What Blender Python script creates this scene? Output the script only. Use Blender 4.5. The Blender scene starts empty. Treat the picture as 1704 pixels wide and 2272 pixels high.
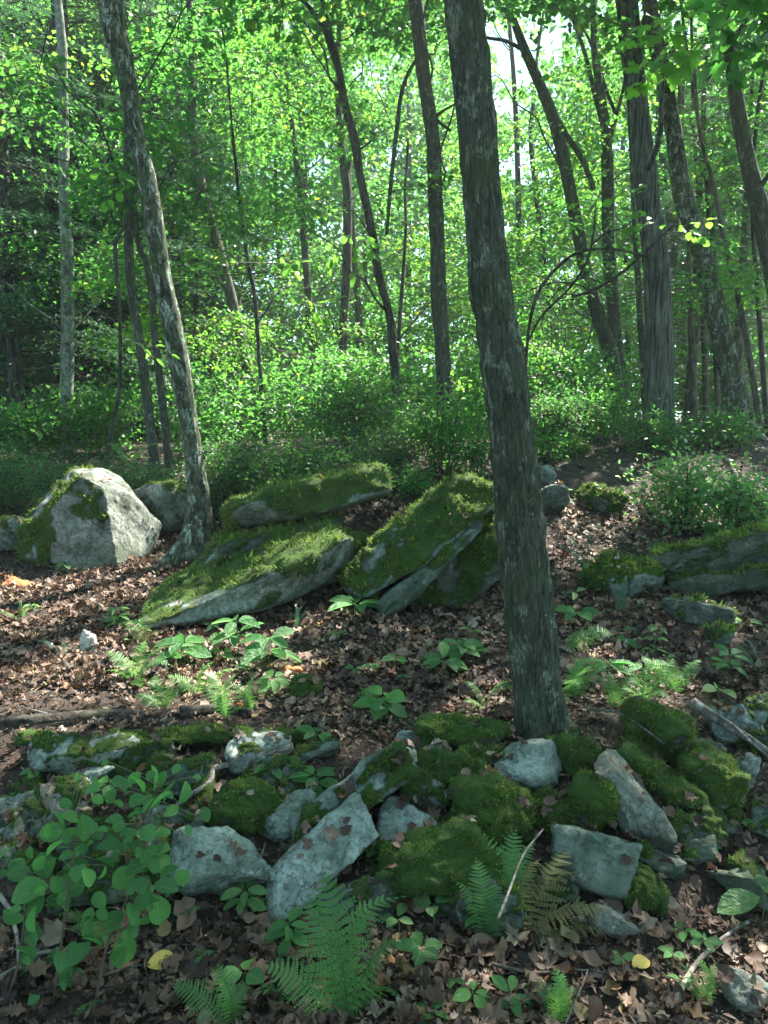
import bpy, bmesh, math, random
import numpy as np
from mathutils import Vector, Matrix

R = math.radians
rng = np.random.default_rng(7)
random.seed(7)
SC = bpy.context.scene
COL = SC.collection

# ---------------------------------------------------------------- camera
PITCH = 7.3
FPX = 1136 / math.tan(R(34.5))
CAMZ = 2.0
cam_d = bpy.data.cameras.new('camera')
cam = bpy.data.objects.new('camera', cam_d)
COL.objects.link(cam)
cam.location = (0, 0, CAMZ)
cam.rotation_euler = (R(90 - PITCH), 0, 0)
cam_d.sensor_fit = 'VERTICAL'
cam_d.sensor_height = 24
cam_d.lens = 12 / math.tan(R(34.5))
cam_d.clip_start = 0.05
cam_d.clip_end = 600
SC.camera = cam

# ---------------------------------------------------------------- sky and sun
SUN_EL, SUN_AZ = 52.0, 42.0           # azimuth measured from the view direction (+Y) towards the right (+X)
SUN = np.array([math.sin(R(SUN_AZ)) * math.cos(R(SUN_EL)), math.cos(R(SUN_AZ)) * math.cos(R(SUN_EL)), math.sin(R(SUN_EL))])
w = bpy.data.worlds.new('World')
SC.world = w
w.use_nodes = True
nt = w.node_tree
bg = nt.nodes['Background']
sky = nt.nodes.new('ShaderNodeTexSky')
sky.sky_type = 'NISHITA'
sky.sun_disc = False
sky.sun_elevation = R(SUN_EL)
sky.sun_rotation = R(SUN_AZ)
sky.air_density = 1.0
sky.dust_density = 1.6
sky.ozone_density = 1.0
hs = nt.nodes.new('ShaderNodeHueSaturation')     # summer haze: a paler, slightly greenish sky
hs.inputs['Saturation'].default_value = 0.7
tn = nt.nodes.new('ShaderNodeMix')
tn.data_type = 'RGBA'
tn.blend_type = 'MULTIPLY'
tn.inputs[0].default_value = 1.0
tn.inputs[7].default_value = (0.66, 1.0, 0.96, 1)
nt.links.new(sky.outputs[0], hs.inputs['Color'])
nt.links.new(hs.outputs[0], tn.inputs[6])
nt.links.new(tn.outputs[2], bg.inputs[0])
bg.inputs[1].default_value = 0.07
sd = bpy.data.lights.new('sun', 'SUN')
sd.energy = 5.0
sd.angle = R(0.53)
sd.color = (1.0, 0.96, 0.88)
so = bpy.data.objects.new('sun', sd)
COL.objects.link(so)
so.rotation_euler = Vector(SUN).to_track_quat('Z', 'Y').to_euler()
so.location = (12, 12, 30)
vs = SC.view_settings
vs.view_transform = 'Standard'
vs.look = 'None'
vs.exposure = 2.55
vs.gamma = 1.0
vs.use_curve_mapping = False
cy = SC.cycles
cy.use_denoising = True
cy.max_bounces = 7
cy.diffuse_bounces = 4
cy.glossy_bounces = 2
cy.transmission_bounces = 5
cy.transparent_max_bounces = 8
cy.sample_clamp_indirect = 6.0
cy.use_fast_gi = False

# ---------------------------------------------------------------- pixel helpers (photograph is 1704 x 2272)
FWD = np.array([0, math.cos(R(PITCH)), -math.sin(R(PITCH))])
UPV = np.array([0, math.sin(R(PITCH)), math.cos(R(PITCH))])
RGT = np.array([1.0, 0, 0])
CAM = np.array([0, 0, CAMZ])


def ray(px, py):
    return RGT * ((px - 852) / FPX) + UPV * ((1136 - py) / FPX) + FWD


def at(px, py, Y):
    d = ray(px, py)
    return CAM + d * (Y / d[1])


def mpp(P):
    return float(np.dot(np.asarray(P) - CAM, FWD)) / FPX


def proj(P):
    P = np.atleast_2d(P) - CAM
    z = P @ FWD
    z = np.where(z < 0.05, 0.05, z)
    return 852 + FPX * (P @ RGT) / z, 1136 - FPX * (P @ UPV) / z


# ---------------------------------------------------------------- numpy noise
_T = np.random.default_rng(3).random((32, 32, 32)) * 2 - 1


def noise(P, f=1.0, seed=0):
    P = np.asarray(P, float) * f + seed * 7.31
    I = np.floor(P).astype(int)
    F = P - I
    F = F * F * (3 - 2 * F)
    I &= 31
    J = (I + 1) & 31
    x0, y0, z0 = I[..., 0], I[..., 1], I[..., 2]
    x1, y1, z1 = J[..., 0], J[..., 1], J[..., 2]
    fx, fy, fz = F[..., 0], F[..., 1], F[..., 2]
    a = _T[x0, y0, z0] * (1 - fx) + _T[x1, y0, z0] * fx
    b = _T[x0, y1, z0] * (1 - fx) + _T[x1, y1, z0] * fx
    c = _T[x0, y0, z1] * (1 - fx) + _T[x1, y0, z1] * fx
    d = _T[x0, y1, z1] * (1 - fx) + _T[x1, y1, z1] * fx
    return (a * (1 - fy) + b * fy) * (1 - fz) + (c * (1 - fy) + d * fy) * fz


def fbm(P, f=1.0, o=4, seed=0, g=0.5):
    s, a = 0, 1.0
    for k in range(o):
        s = s + a * noise(P, f, seed + k * 3)
        f *= 2.03
        a *= g
    return s


def sstep(a, b, x):
    t = np.clip((x - a) / (b - a), 0, 1)
    return t * t * (3 - 2 * t)


# ---------------------------------------------------------------- terrain height
_yr = [-30, 2.5, 2.8, 3.15, 3.4, 3.7, 5.0, 6.3, 8.0, 10.0, 11.0, 14, 20, 40, 80, 200]
_zr = [0.0, 0.0, 0.05, 0.2, 0.3, 0.32, 0.38, 0.52, 0.98, 1.52, 1.62, 1.6, 1.5, 1.5, 1.6, 2.0]
_yl = [-30, 2.5, 2.8, 3.15, 3.4, 3.7, 5.0, 6.3, 8.0, 10.0, 12.0, 14, 20, 40, 80, 200]
_zl = [0.0, 0.0, 0.05, 0.2, 0.3, 0.32, 0.36, 0.42, 0.55, 0.85, 1.15, 1.35, 1.5, 1.6, 1.8, 2.0]


def hgt(x, y, detail=True):
    x = np.asarray(x, float)
    y = np.asarray(y, float)
    t = sstep(-0.30, -0.02, x / np.maximum(y, 2.0))
    z = np.interp(y, _yl, _zl) * (1 - t) + np.interp(y, _yr, _zr) * t
    if detail:
        P = np.stack([x, y, np.zeros_like(x)], -1)
        z = z + 0.05 * fbm(P, 0.8, 3, 5) + 0.012 * noise(P, 7, 9) + 0.006 * noise(P, 17, 4)
    return z


def hit(px, py, off=0.0):
    d = ray(px, py)
    ys = np.concatenate([np.arange(1.2, 14, 0.01), np.arange(14, 120, 0.1)])
    P = CAM[None] + d[None] * (ys / d[1])[:, None]
    below = P[:, 2] < hgt(P[:, 0], P[:, 1]) + off
    i = int(np.argmax(below)) if below.any() else len(ys) - 1
    return P[i]


# ---------------------------------------------------------------- mesh / object helpers
def mesh(name, V, F, smooth=False, attrs=None):
    V = np.ascontiguousarray(V, dtype=np.float32).reshape(-1, 3)
    F = np.ascontiguousarray(F, dtype=np.int32)
    k = F.shape[1]
    me = bpy.data.meshes.new(name)
    me.vertices.add(len(V))
    me.vertices.foreach_set('co', V.ravel())
    me.loops.add(F.size)
    me.loops.foreach_set('vertex_index', F.ravel())
    me.polygons.add(len(F))
    me.polygons.foreach_set('loop_start', np.arange(0, F.size, k, dtype=np.int32))
    me.polygons.foreach_set('loop_total', np.full(len(F), k, dtype=np.int32))
    if smooth:
        me.polygons.foreach_set('use_smooth', np.ones(len(F), dtype=bool))
    for an, av in (attrs or {}).items():
        a = me.attributes.new(an, 'FLOAT', 'POINT')
        a.data.foreach_set('value', np.ascontiguousarray(av, dtype=np.float32))
    me.update(calc_edges=True)
    return me


def obj(name, me, mat=None, parent=None, loc=None):
    o = bpy.data.objects.new(name, me)
    COL.objects.link(o)
    if mat is not None and me is not None and len(me.materials) == 0:
        me.materials.append(mat)
    if loc is not None:
        o.location = [float(v) for v in loc]
    if parent is not None:
        o.parent = parent
    return o


def tag(o, label=None, cat=None, group=None, kind=None):
    if label:
        o['label'] = label
    if cat:
        o['category'] = cat
    if group:
        o['group'] = group
    if kind:
        o['kind'] = kind
    return o


def empty(name, loc, label, cat, group=None):
    o = bpy.data.objects.new(name, None)
    COL.objects.link(o)
    o.location = [float(v) for v in loc]
    o.empty_display_size = 0.1
    return tag(o, label, cat, group)


class Geo:
    """collects triangles"""
    def __init__(s):
        s.V, s.F, s.n = [], [], 0

    def add(s, V, F):
        V = np.asarray(V, float).reshape(-1, 3)
        F = np.asarray(F, int)
        if F.shape[1] == 4:
            F = np.concatenate([F[:, [0, 1, 2]], F[:, [0, 2, 3]]])
        s.V.append(V)
        s.F.append(F + s.n)
        s.n += len(V)

    def mesh(s, name, smooth=False, origin=None):
        V = np.concatenate(s.V)
        if origin is not None:
            V = V - np.asarray(origin)
        return mesh(name, V, np.concatenate(s.F), smooth)


def unit(v):
    v = np.asarray(v, float)
    return v / np.maximum(np.linalg.norm(v, axis=-1, keepdims=True), 1e-9)


# leaf templates: (verts along x 0..1, y -0.5..0.5, z), triangles
def outline_leaf(pts, fold=0.0, curl=0.0):
    """pts: right half outline (x, halfwidth) -> midrib strip leaf"""
    xs = [p[0] for p in pts]
    V = [(0, 0, 0)]
    mid, lf, rt = [], [], []
    for x, h in pts:
        mid.append(len(V)); V.append((x, 0, curl * x * x))
        lf.append(len(V)); V.append((x, h, fold * h + curl * x * x))
        rt.append(len(V)); V.append((x, -h, fold * h + curl * x * x))
    tip = len(V); V.append((1, 0, curl))
    F = [(0, mid[0], lf[0]), (0, rt[0], mid[0])]
    for i in range(len(pts) - 1):
        F += [(mid[i], mid[i + 1], lf[i + 1]), (mid[i], lf[i + 1], lf[i]), (mid[i], rt[i], rt[i + 1]), (mid[i], rt[i + 1], mid[i + 1])]
    F += [(mid[-1], tip, lf[-1]), (mid[-1], rt[-1], tip)]
    return np.array(V, float), np.array(F)


T_DIAMOND = (np.array([(0, 0, 0), (.42, -.5, .1), (1, 0, -.08), (.42, .5, .1)]), np.array([(0, 1, 2), (0, 2, 3)]))
T_SIX = (np.array([(0, 0, 0), (.3, -.46, .08), (.7, -.34, .03), (1, 0, -.1), (.7, .34, .03), (.3, .46, .08)]),
         np.array([(0, 1, 2), (0, 2, 3), (0, 3, 4), (0, 4, 5)]))
T_OVAL = outline_leaf([(.12, .22), (.3, .42), (.52, .5), (.74, .4), (.9, .2)], fold=.25, curl=-.12)
T_ROUND = outline_leaf([(.06, .12), (.13, .25), (.17, .23), (.25, .37), (.29, .35), (.37, .45), (.41, .43), (.5, .5), (.54, .475), (.62, .5), (.66, .465), (.74, .455), (.78, .41), (.85, .36), (.88, .30), (.94, .19)], fold=.34, curl=-.22)
T_LONG = outline_leaf([(.15, .3), (.35, .5), (.6, .45), (.82, .22)], fold=.3, curl=-.18)


def fan(pts, curl=(0, 0), bump=0.0, seed=0):
    r = np.random.default_rng(seed)
    pts = np.array(pts, float)
    V = np.concatenate([[[0.42, 0, 0]], np.c_[pts, np.zeros(len(pts))]])
    V[:, 2] = curl[0] * (V[:, 0] - .45) ** 2 + curl[1] * V[:, 1] ** 2 + bump * (r.random(len(V)) - .5)
    n = len(pts)
    F = np.array([(0, 1 + i, 1 + (i + 1) % n) for i in range(n)])
    return V, F


MAPLE = [(0, 0), (.12, -.2), (.02, -.42), (.25, -.34), (.38, -.56), (.5, -.4), (.6, -.44), (.58, -.2), (.75, -.22), (1, 0),
         (.75, .22), (.58, .2), (.6, .44), (.5, .4), (.38, .56), (.25, .34), (.02, .42), (.12, .2)]
OAK = [(0, 0), (.15, -.12), (.22, -.3), (.34, -.16), (.46, -.36), (.56, -.2), (.7, -.32), (.78, -.14), (1, 0),
       (.78, .14), (.7, .32), (.56, .2), (.46, .36), (.34, .16), (.22, .3), (.15, .12)]
BEECH = [(0, 0), (.15, -.22), (.4, -.34), (.7, -.24), (1, 0), (.7, .24), (.4, .34), (.15, .22)]
T_MAPLE = fan(MAPLE, (-.25, .25), .04, 1)


def leaf_batch(pos, dr, nr, ln, wd, tpl):
    """one leaf per row; returns V, F"""
    TV, TF = tpl
    dr = unit(dr)
    side = unit(np.cross(nr, dr))
    nn = np.cross(dr, side)
    ln = np.broadcast_to(np.asarray(ln, float), (len(pos),))[:, None, None]
    wd = np.broadcast_to(np.asarray(wd, float), (len(pos),))[:, None, None]
    V = pos[:, None, :] + TV[None, :, 0:1] * ln * dr[:, None] + TV[None, :, 1:2] * wd * side[:, None] + TV[None, :, 2:3] * ln * nn[:, None]
    F = TF[None] + (np.arange(len(pos)) * len(TV))[:, None, None]
    return V.reshape(-1, 3), F.reshape(-1, TF.shape[1])


def seg_batch(A, B, ra, rb, sides=3):
    A, B = np.atleast_2d(A), np.atleast_2d(B)
    n = len(A)
    d = unit(B - A)
    ref = np.where(np.abs(d[:, 2:3]) > .9, [[1., 0, 0]], [[0, 0, 1.]])
    u = unit(np.cross(d, ref))
    v = np.cross(d, u)
    ra = np.broadcast_to(np.asarray(ra, float), (n,))
    rb = np.broadcast_to(np.asarray(rb, float), (n,))
    a = np.arange(sides) * 2 * math.pi / sides
    ring = np.cos(a)[None, :, None] * u[:, None] + np.sin(a)[None, :, None] * v[:, None]
    V = np.concatenate([A[:, None] + ring * ra[:, None, None], B[:, None] + ring * rb[:, None, None]], 1)
    i = np.arange(sides)
    j = (i + 1) % sides
    F0 = np.stack([i, j, j + sides, i + sides], 1)
    F = F0[None] + (np.arange(n) * 2 * sides)[:, None, None]
    return V.reshape(-1, 3), F.reshape(-1, 4)


def spline(P, n):
    """Catmull-Rom through rows of P (any width), n samples"""
    P = np.asarray(P, float)
    if len(P) == 2:
        t = np.linspace(0, 1, n)[:, None]
        return P[0] * (1 - t) + P[1] * t
    L = np.r_[0, np.cumsum(np.linalg.norm(np.diff(P[:, :3], axis=0), axis=1))]
    s = np.linspace(0, L[-1], n)
    Q = np.concatenate([[2 * P[0] - P[1]], P, [2 * P[-1] - P[-2]]])
    out = np.zeros((n, P.shape[1]))
    k = np.clip(np.searchsorted(L, s, side='right') - 1, 0, len(P) - 2)
    t = ((s - L[k]) / np.maximum(L[k + 1] - L[k], 1e-9))[:, None]
    a, b, c, d = Q[k], Q[k + 1], Q[k + 2], Q[k + 3]
    out = .5 * ((2 * b) + (-a + c) * t + (2 * a - 5 * b + 4 * c - d) * t * t + (-a + 3 * b - 3 * c + d) * t ** 3)
    return out


def tube(path, rad, sides=10, n=None, disp=None, cap=True):
    """path Nx3, rad N; disp(theta, s, P) -> radial factor"""
    Q = spline(np.c_[path, rad], n or max(4, len(path) * 4))
    P, r = Q[:, :3], np.maximum(Q[:, 3], 1e-4)
    T = unit(np.gradient(P, axis=0))
    ref = np.array([0., 1., 0.]) if abs(T[0][1]) < .9 else np.array([1., 0, 0])
    u = unit(np.cross(T, ref))
    v = np.cross(T, u)
    a = np.arange(sides) * 2 * math.pi / sides
    rr = np.repeat(r[:, None], sides, 1)
    if disp is not None:
        s = np.r_[0, np.cumsum(np.linalg.norm(np.diff(P, axis=0), axis=1))]
        rr = rr + disp(a[None, :] + 0 * rr, s[:, None] + 0 * rr, rr)
    V = P[:, None] + rr[..., None] * (np.cos(a)[None, :, None] * u[:, None] + np.sin(a)[None, :, None] * v[:, None])
    m = len(P)
    i = np.arange(m - 1)[:, None] * sides
    j = np.arange(sides)[None]
    j2 = (j + 1) % sides
    F = np.stack([i + j, i + j2, i + sides + j2, i + sides + j], -1).reshape(-1, 4)
    V = V.reshape(-1, 3)
    F = np.concatenate([F[:, [0, 1, 2]], F[:, [0, 2, 3]]])
    if cap:
        V = np.concatenate([V, [P[-1]], [P[0]]])
        e, b = len(V) - 2, len(V) - 1
        jj = np.arange(sides)
        F = np.concatenate([F, np.stack([(m - 1) * sides + jj, (m - 1) * sides + (jj + 1) % sides, 0 * jj + e], 1), np.stack([(jj + 1) % sides, jj, 0 * jj + b], 1)])
    return V, F


# ---------------------------------------------------------------- materials
def newmat(name):
    m = bpy.data.materials.new(name)
    m.use_nodes = True
    t = m.node_tree
    t.nodes.clear()
    return m, t, t.nodes, t.links


def ramp(t, fac, stops, interp='LINEAR'):
    n = t.nodes.new('ShaderNodeValToRGB')
    n.color_ramp.interpolation = interp
    e = n.color_ramp.elements
    while len(e) < len(stops):
        e.new(0.5)
    for k, (p, c) in enumerate(stops):
        e[k].position = p
        e[k].color = (c[0], c[1], c[2], 1)
    t.links.new(fac, n.inputs[0])
    return n.outputs[0]


def ntex(t, vec, scale, detail=4, rough=.6, dist=0):
    n = t.nodes.new('ShaderNodeTexNoise')
    n.inputs['Scale'].default_value = scale
    n.inputs['Detail'].default_value = detail
    n.inputs['Roughness'].default_value = rough
    n.inputs['Distortion'].default_value = dist
    if vec is not None:
        t.links.new(vec, n.inputs['Vector'])
    return n.outputs['Fac']


def mixc(t, fac, a, b, mode='MIX'):
    n = t.nodes.new('ShaderNodeMix')
    n.data_type = 'RGBA'
    n.blend_type = mode
    for sock, v in ((n.inputs[0], fac), (n.inputs[6], a), (n.inputs[7], b)):
        if isinstance(v, (int, float)):
            sock.default_value = v
        elif isinstance(v, tuple):
            sock.default_value = (v[0], v[1], v[2], 1)
        else:
            t.links.new(v, sock)
    return n.outputs[2]


def mth(t, op, a, b=0.0, clamp=False):
    n = t.nodes.new('ShaderNodeMath')
    n.operation = op
    n.use_clamp = clamp
    for k, v in enumerate((a, b)):
        if isinstance(v, (int, float)):
            n.inputs[k].default_value = v
        else:
            t.links.new(v, n.inputs[k])
    return n.outputs[0]


def objco(t, scale=(1, 1, 1)):
    tc = t.nodes.new('ShaderNodeTexCoord')
    mp = t.nodes.new('ShaderNodeMapping')
    mp.inputs['Scale'].default_value = scale
    t.links.new(tc.outputs['Object'], mp.inputs['Vector'])
    return mp.outputs[0]


def finish(t, col, rough=.9, bump=None, bstr=.5, bdist=.01, spec=.3):
    p = t.nodes.new('ShaderNodeBsdfPrincipled')
    o = t.nodes.new('ShaderNodeOutputMaterial')
    if isinstance(col, tuple):
        p.inputs['Base Color'].default_value = (*col, 1)
    else:
        t.links.new(col, p.inputs['Base Color'])
    if isinstance(rough, (int, float)):
        p.inputs['Roughness'].default_value = rough
    else:
        t.links.new(rough, p.inputs['Roughness'])
    p.inputs['Specular IOR Level'].default_value = spec
    if bump is not None:
        b = t.nodes.new('ShaderNodeBump')
        b.inputs['Strength'].default_value = bstr
        b.inputs['Distance'].default_value = bdist
        t.links.new(bump, b.inputs['Height'])
        t.links.new(b.outputs[0], p.inputs['Normal'])
    t.links.new(p.outputs[0], o.inputs[0])
    return p


def leaf_mat(name, refl, trans, island=True, fac=.5, rough=.45, yellow=0.06, vary=.45, veins=False):
    """refl, trans: dark..light pairs"""
    m, t, N, L = newmat(name)
    if island:
        g = N.new('ShaderNodeNewGeometry')
        rnd = g.outputs['Random Per Island']
    else:
        g = N.new('ShaderNodeObjectInfo')
        rnd = g.outputs['Random']
    big = ntex(t, objco(t), .35, 2)
    mixv = mth(t, 'ADD', mth(t, 'MULTIPLY', rnd, vary), mth(t, 'MULTIPLY', big, 1 - vary))
    lo = [c * .7 for c in refl]
    rc = ramp(t, mixv, [(.25, lo), (.55, refl), (.8, [refl[0] * 1.35, refl[1] * 1.2, refl[2] * 1.0])])
    tc = ramp(t, mixv, [(.25, [c * .75 for c in trans]), (.55, trans), (.85, [trans[0] * 1.35, trans[1] * 1.15, trans[2]])])
    if yellow > 0:
        yr = mth(t, 'GREATER_THAN', rnd, 1 - yellow)
        rc = mixc(t, yr, rc, (refl[0] * 2.2, refl[1] * 1.35, refl[2] * .8))
        tc = mixc(t, yr, tc, (trans[0] * 2.3, trans[1] * 1.15, trans[2] * .7))
    vh = None
    if veins:
        sx = N.new('ShaderNodeSeparateXYZ')
        L.new(objco(t), sx.inputs[0])
        ay = mth(t, 'ABSOLUTE', sx.outputs[1])
        mid = mth(t, 'LESS_THAN', ay, .018)
        wv = mth(t, 'FRACT', mth(t, 'MULTIPLY', mth(t, 'SUBTRACT', sx.outputs[0], mth(t, 'MULTIPLY', ay, .8)), 7))
        vn_ = mth(t, 'MAXIMUM', mid, mth(t, 'MULTIPLY', mth(t, 'LESS_THAN', wv, .1), .55))
        rc = mixc(t, vn_, rc, (refl[0] * 2.6, refl[1] * 1.7, refl[2] * 2.0))
        bl = ntex(t, objco(t, (1, 1, 1)), 5, 3)
        rc = mixc(t, .6, rc, ramp(t, bl, [(.35, (.6, .65, .6)), (.65, (1.25, 1.2, 1.1))]), 'MULTIPLY')
        vh = mth(t, 'SUBTRACT', bl, mth(t, 'MULTIPLY', vn_, .5))
    p = N.new('ShaderNodeBsdfPrincipled')
    if vh is not None:
        bp = N.new('ShaderNodeBump')
        bp.inputs['Strength'].default_value = .35
        bp.inputs['Distance'].default_value = .1
        L.new(vh, bp.inputs['Height'])
        L.new(bp.outputs[0], p.inputs['Normal'])
    p.inputs['Roughness'].default_value = rough
    p.inputs['Specular IOR Level'].default_value = .35
    L.new(rc, p.inputs['Base Color'])
    tr = N.new('ShaderNodeBsdfTranslucent')
    L.new(tc, tr.inputs['Color'])
    mx = N.new('ShaderNodeMixShader')
    mx.inputs[0].default_value = fac
    L.new(p.outputs[0], mx.inputs[1])
    L.new(tr.outputs[0], mx.inputs[2])
    o = N.new('ShaderNodeOutputMaterial')
    L.new(mx.outputs[0], o.inputs[0])
    return m


M = {}
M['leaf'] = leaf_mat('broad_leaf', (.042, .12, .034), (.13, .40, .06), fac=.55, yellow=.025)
M['leaf_yellow'] = leaf_mat('yellow_green_leaf', (.055, .14, .032), (.21, .50, .055), yellow=.05, fac=.55)  # yellower, brighter leaf tone, mixed at random into the crowns
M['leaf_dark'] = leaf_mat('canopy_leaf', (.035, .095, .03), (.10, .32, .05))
M['shrub'] = leaf_mat('shrub_leaf', (.04, .105, .035), (.12, .34, .06), yellow=.03)
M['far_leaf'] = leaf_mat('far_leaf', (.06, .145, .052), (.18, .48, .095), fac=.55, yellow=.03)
M['hemlock'] = leaf_mat('hemlock_needles', (.028, .075, .04), (.07, .19, .07), yellow=0, fac=.3, rough=.6)
M['herb'] = leaf_mat('herb_leaf', (.065, .19, .06), (.17, .50, .11), island=False, yellow=.0, rough=.42, veins=True, vary=.85)
M['herb_light'] = leaf_mat('light_herb_leaf', (.09, .2, .07), (.2, .45, .12), island=False, yellow=0, rough=.38, veins=True, vary=.85)
M['fern'] = leaf_mat('fern_green', (.10, .23, .07), (.24, .54, .12), island=False, yellow=0, rough=.5, vary=.8)
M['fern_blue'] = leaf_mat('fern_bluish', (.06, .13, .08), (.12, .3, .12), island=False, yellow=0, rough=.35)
M['fern_dry'] = leaf_mat('fern_fading', (.16, .17, .07), (.25, .27, .1), island=False, yellow=0, rough=.6)
M['maple_dark'] = leaf_mat('shaded_maple_leaf', (.04, .11, .03), (.10, .36, .05), island=False, yellow=0)  # darker copy of the maple leaf, shade put into its colour
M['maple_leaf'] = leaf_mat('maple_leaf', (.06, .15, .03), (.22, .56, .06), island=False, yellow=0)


def dead_leaf_mat(name, island):
    m, t, N, L = newmat(name)
    if island:
        rnd = N.new('ShaderNodeNewGeometry').outputs['Random Per Island']
    else:
        rnd = N.new('ShaderNodeObjectInfo').outputs['Random']
    c = ramp(t, rnd, [(0, (.048, .027, .018)), (.18, (.125, .07, .044)), (.4, (.225, .135, .088)), (.62, (.32, .205, .138)), (.8, (.41, .28, .20)), (.91, (.46, .37, .29)), (.96, (.34, .27, .12)), (1, (.36, .15, .06))])
    v = objco(t)
    n = ntex(t, v, 35, 4, .7)
    c = mixc(t, .7, c, ramp(t, n, [(.3, (.35, .32, .3)), (.7, (1, 1, 1))]), 'MULTIPLY')
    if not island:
        c = mixc(t, 1.0, c, (.62, .58, .54), 'MULTIPLY')  # near leaves darkened: shade at the front put into their colour
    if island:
        damp_shade = ntex(t, v, 1.1, 6, .75)  # random dark patches: damp leaves plus deep shade put into the colour
        c = mixc(t, ramp(t, damp_shade, [(.44, (0, 0, 0)), (.54, (.95, .95, .95))]), c, mixc(t, 1.0, c, (.34, .30, .28), 'MULTIPLY'))
    p = N.new('ShaderNodeBsdfPrincipled')
    p.inputs['Roughness'].default_value = .62
    p.inputs['Specular IOR Level'].default_value = .35
    L.new(c, p.inputs['Base Color'])
    tr = N.new('ShaderNodeBsdfTranslucent')
    L.new(c, tr.inputs['Color'])
    mx = N.new('ShaderNodeMixShader')
    mx.inputs[0].default_value = .15
    L.new(p.outputs[0], mx.inputs[1]); L.new(tr.outputs[0], mx.inputs[2])
    o = N.new('ShaderNodeOutputMaterial')
    L.new(mx.outputs[0], o.inputs[0])
    return m


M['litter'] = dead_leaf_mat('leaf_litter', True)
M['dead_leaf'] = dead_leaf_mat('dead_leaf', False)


def soil_mat():
    m, t, N, L = newmat('forest_soil')
    v = objco(t)
    a = ntex(t, v, 3, 6, .7)
    b = ntex(t, v, 28, 6, .75, .8)
    vo = N.new('ShaderNodeTexVoronoi')
    vo.inputs['Scale'].default_value = 16
    L.new(v, vo.inputs['Vector'])
    c = ramp(t, b, [(.3, (.010, .008, .006)), (.5, (.035, .025, .018)), (.7, (.095, .07, .05))])
    c2 = mixc(t, .5, c, ramp(t, vo.outputs['Distance'], [(.2, (.5, .45, .4)), (.6, (1, 1, 1))]), 'MULTIPLY')
    c3 = mixc(t, ramp(t, a, [(.45, (0, 0, 0)), (.65, (1, 1, 1))]), c2, mixc(t, .7, c2, (.045, .03, .02)))
    finish(t, c3, .95, mth(t, 'ADD', b, mth(t, 'MULTIPLY', vo.outputs['Distance'], .6)), .8, .02)
    return m


M['soil'] = soil_mat()


def rock_mat(name, base, light, dark, lichen=.5, warm=None, moss=((.014, .028, .008), (.045, .09, .014), (.11, .16, .026))):
    m, t, N, L = newmat(name)
    v = objco(t)
    oi = N.new('ShaderNodeObjectInfo')
    ad = N.new('ShaderNodeVectorMath'); ad.operation = 'ADD'
    sc = N.new('ShaderNodeVectorMath'); sc.operation = 'SCALE'
    cb = N.new('ShaderNodeCombineXYZ')
    for k in range(3):
        L.new(oi.outputs['Random'], cb.inputs[k])
    L.new(cb.outputs[0], sc.inputs[0]); sc.inputs['Scale'].default_value = 37
    L.new(v, ad.inputs[0]); L.new(sc.outputs[0], ad.inputs[1])
    v = ad.outputs[0]
    n1 = ntex(t, v, 5, 6, .65, .4)
    n2 = ntex(t, v, 38, 6, .75)
    n3 = ntex(t, v, 9, 5, .7, 1.2)
    c = ramp(t, n1, [(.36, dark), (.48, base), (.62, light)])
    c = mixc(t, .85, c, ramp(t, n2, [(.36, (.25, .25, .25)), (.5, (.95, .95, .95)), (.7, (1.35, 1.35, 1.3))]), 'MULTIPLY')
    if warm:
        c = mixc(t, ramp(t, ntex(t, v, 4, 4, .6), [(.5, (0, 0, 0)), (.62, (.75, .75, .75))]), c, warm)
    li = ramp(t, n3, [(.62 - .1 * lichen, (0, 0, 0)), (.66 - .1 * lichen, (1, 1, 1))])
    li = mixc(t, 1.0, li, ramp(t, n2, [(.4, (.2, .2, .2)), (.55, (1, 1, 1))]), 'MULTIPLY')
    c = mixc(t, mixc(t, 1.0, li, (lichen, lichen, lichen), 'MULTIPLY'), c, (.42, .47, .41))
    n5 = ntex(t, v, 3.2, 3, .55, .6)
    ck = ramp(t, mth(t, 'ABSOLUTE', mth(t, 'SUBTRACT', n5, .5)), [(.0, (.45, .45, .45)), (.005, (.75, .75, .75)), (.011, (1, 1, 1))])
    ck = mixc(t, ramp(t, n3, [(.45, (0, 0, 0)), (.6, (1, 1, 1))]), ck, (1., 1., 1.))
    c = mixc(t, 1.0, c, ck, 'MULTIPLY')
    # algae film
    al = ramp(t, ntex(t, v, 2.3, 5, .7), [(.4, (0, 0, 0)), (.7, (.55, .55, .55))])
    c = mixc(t, al, c, (.075, .105, .055))
    at_ = N.new('ShaderNodeAttribute'); at_.attribute_name = 'moss'
    mm = mth(t, 'ADD', at_.outputs['Fac'], mth(t, 'MULTIPLY', mth(t, 'SUBTRACT', n2, .5), .9))
    mk = ramp(t, mm, [(.42, (0, 0, 0)), (.56, (1, 1, 1))])
    n4 = ntex(t, v, 90, 4, .8)
    mc = ramp(t, mth(t, 'ADD', mth(t, 'MULTIPLY', n4, .6), mth(t, 'MULTIPLY', n1, .4)), [(.32, moss[0]), (.5, moss[1]), (.7, moss[2])])
    c = mixc(t, mk, c, mc)
    n2 = mth(t, 'ADD', n2, mth(t, 'MULTIPLY', ck, .5))
    hb = mth(t, 'ADD', mth(t, 'MULTIPLY', n2, .6), mth(t, 'ADD', n1, mth(t, 'MULTIPLY', mth(t, 'MULTIPLY', n4, mk), 1.2)))
    finish(t, c, .88, hb, 1.0, .022, .25)
    return m


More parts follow.
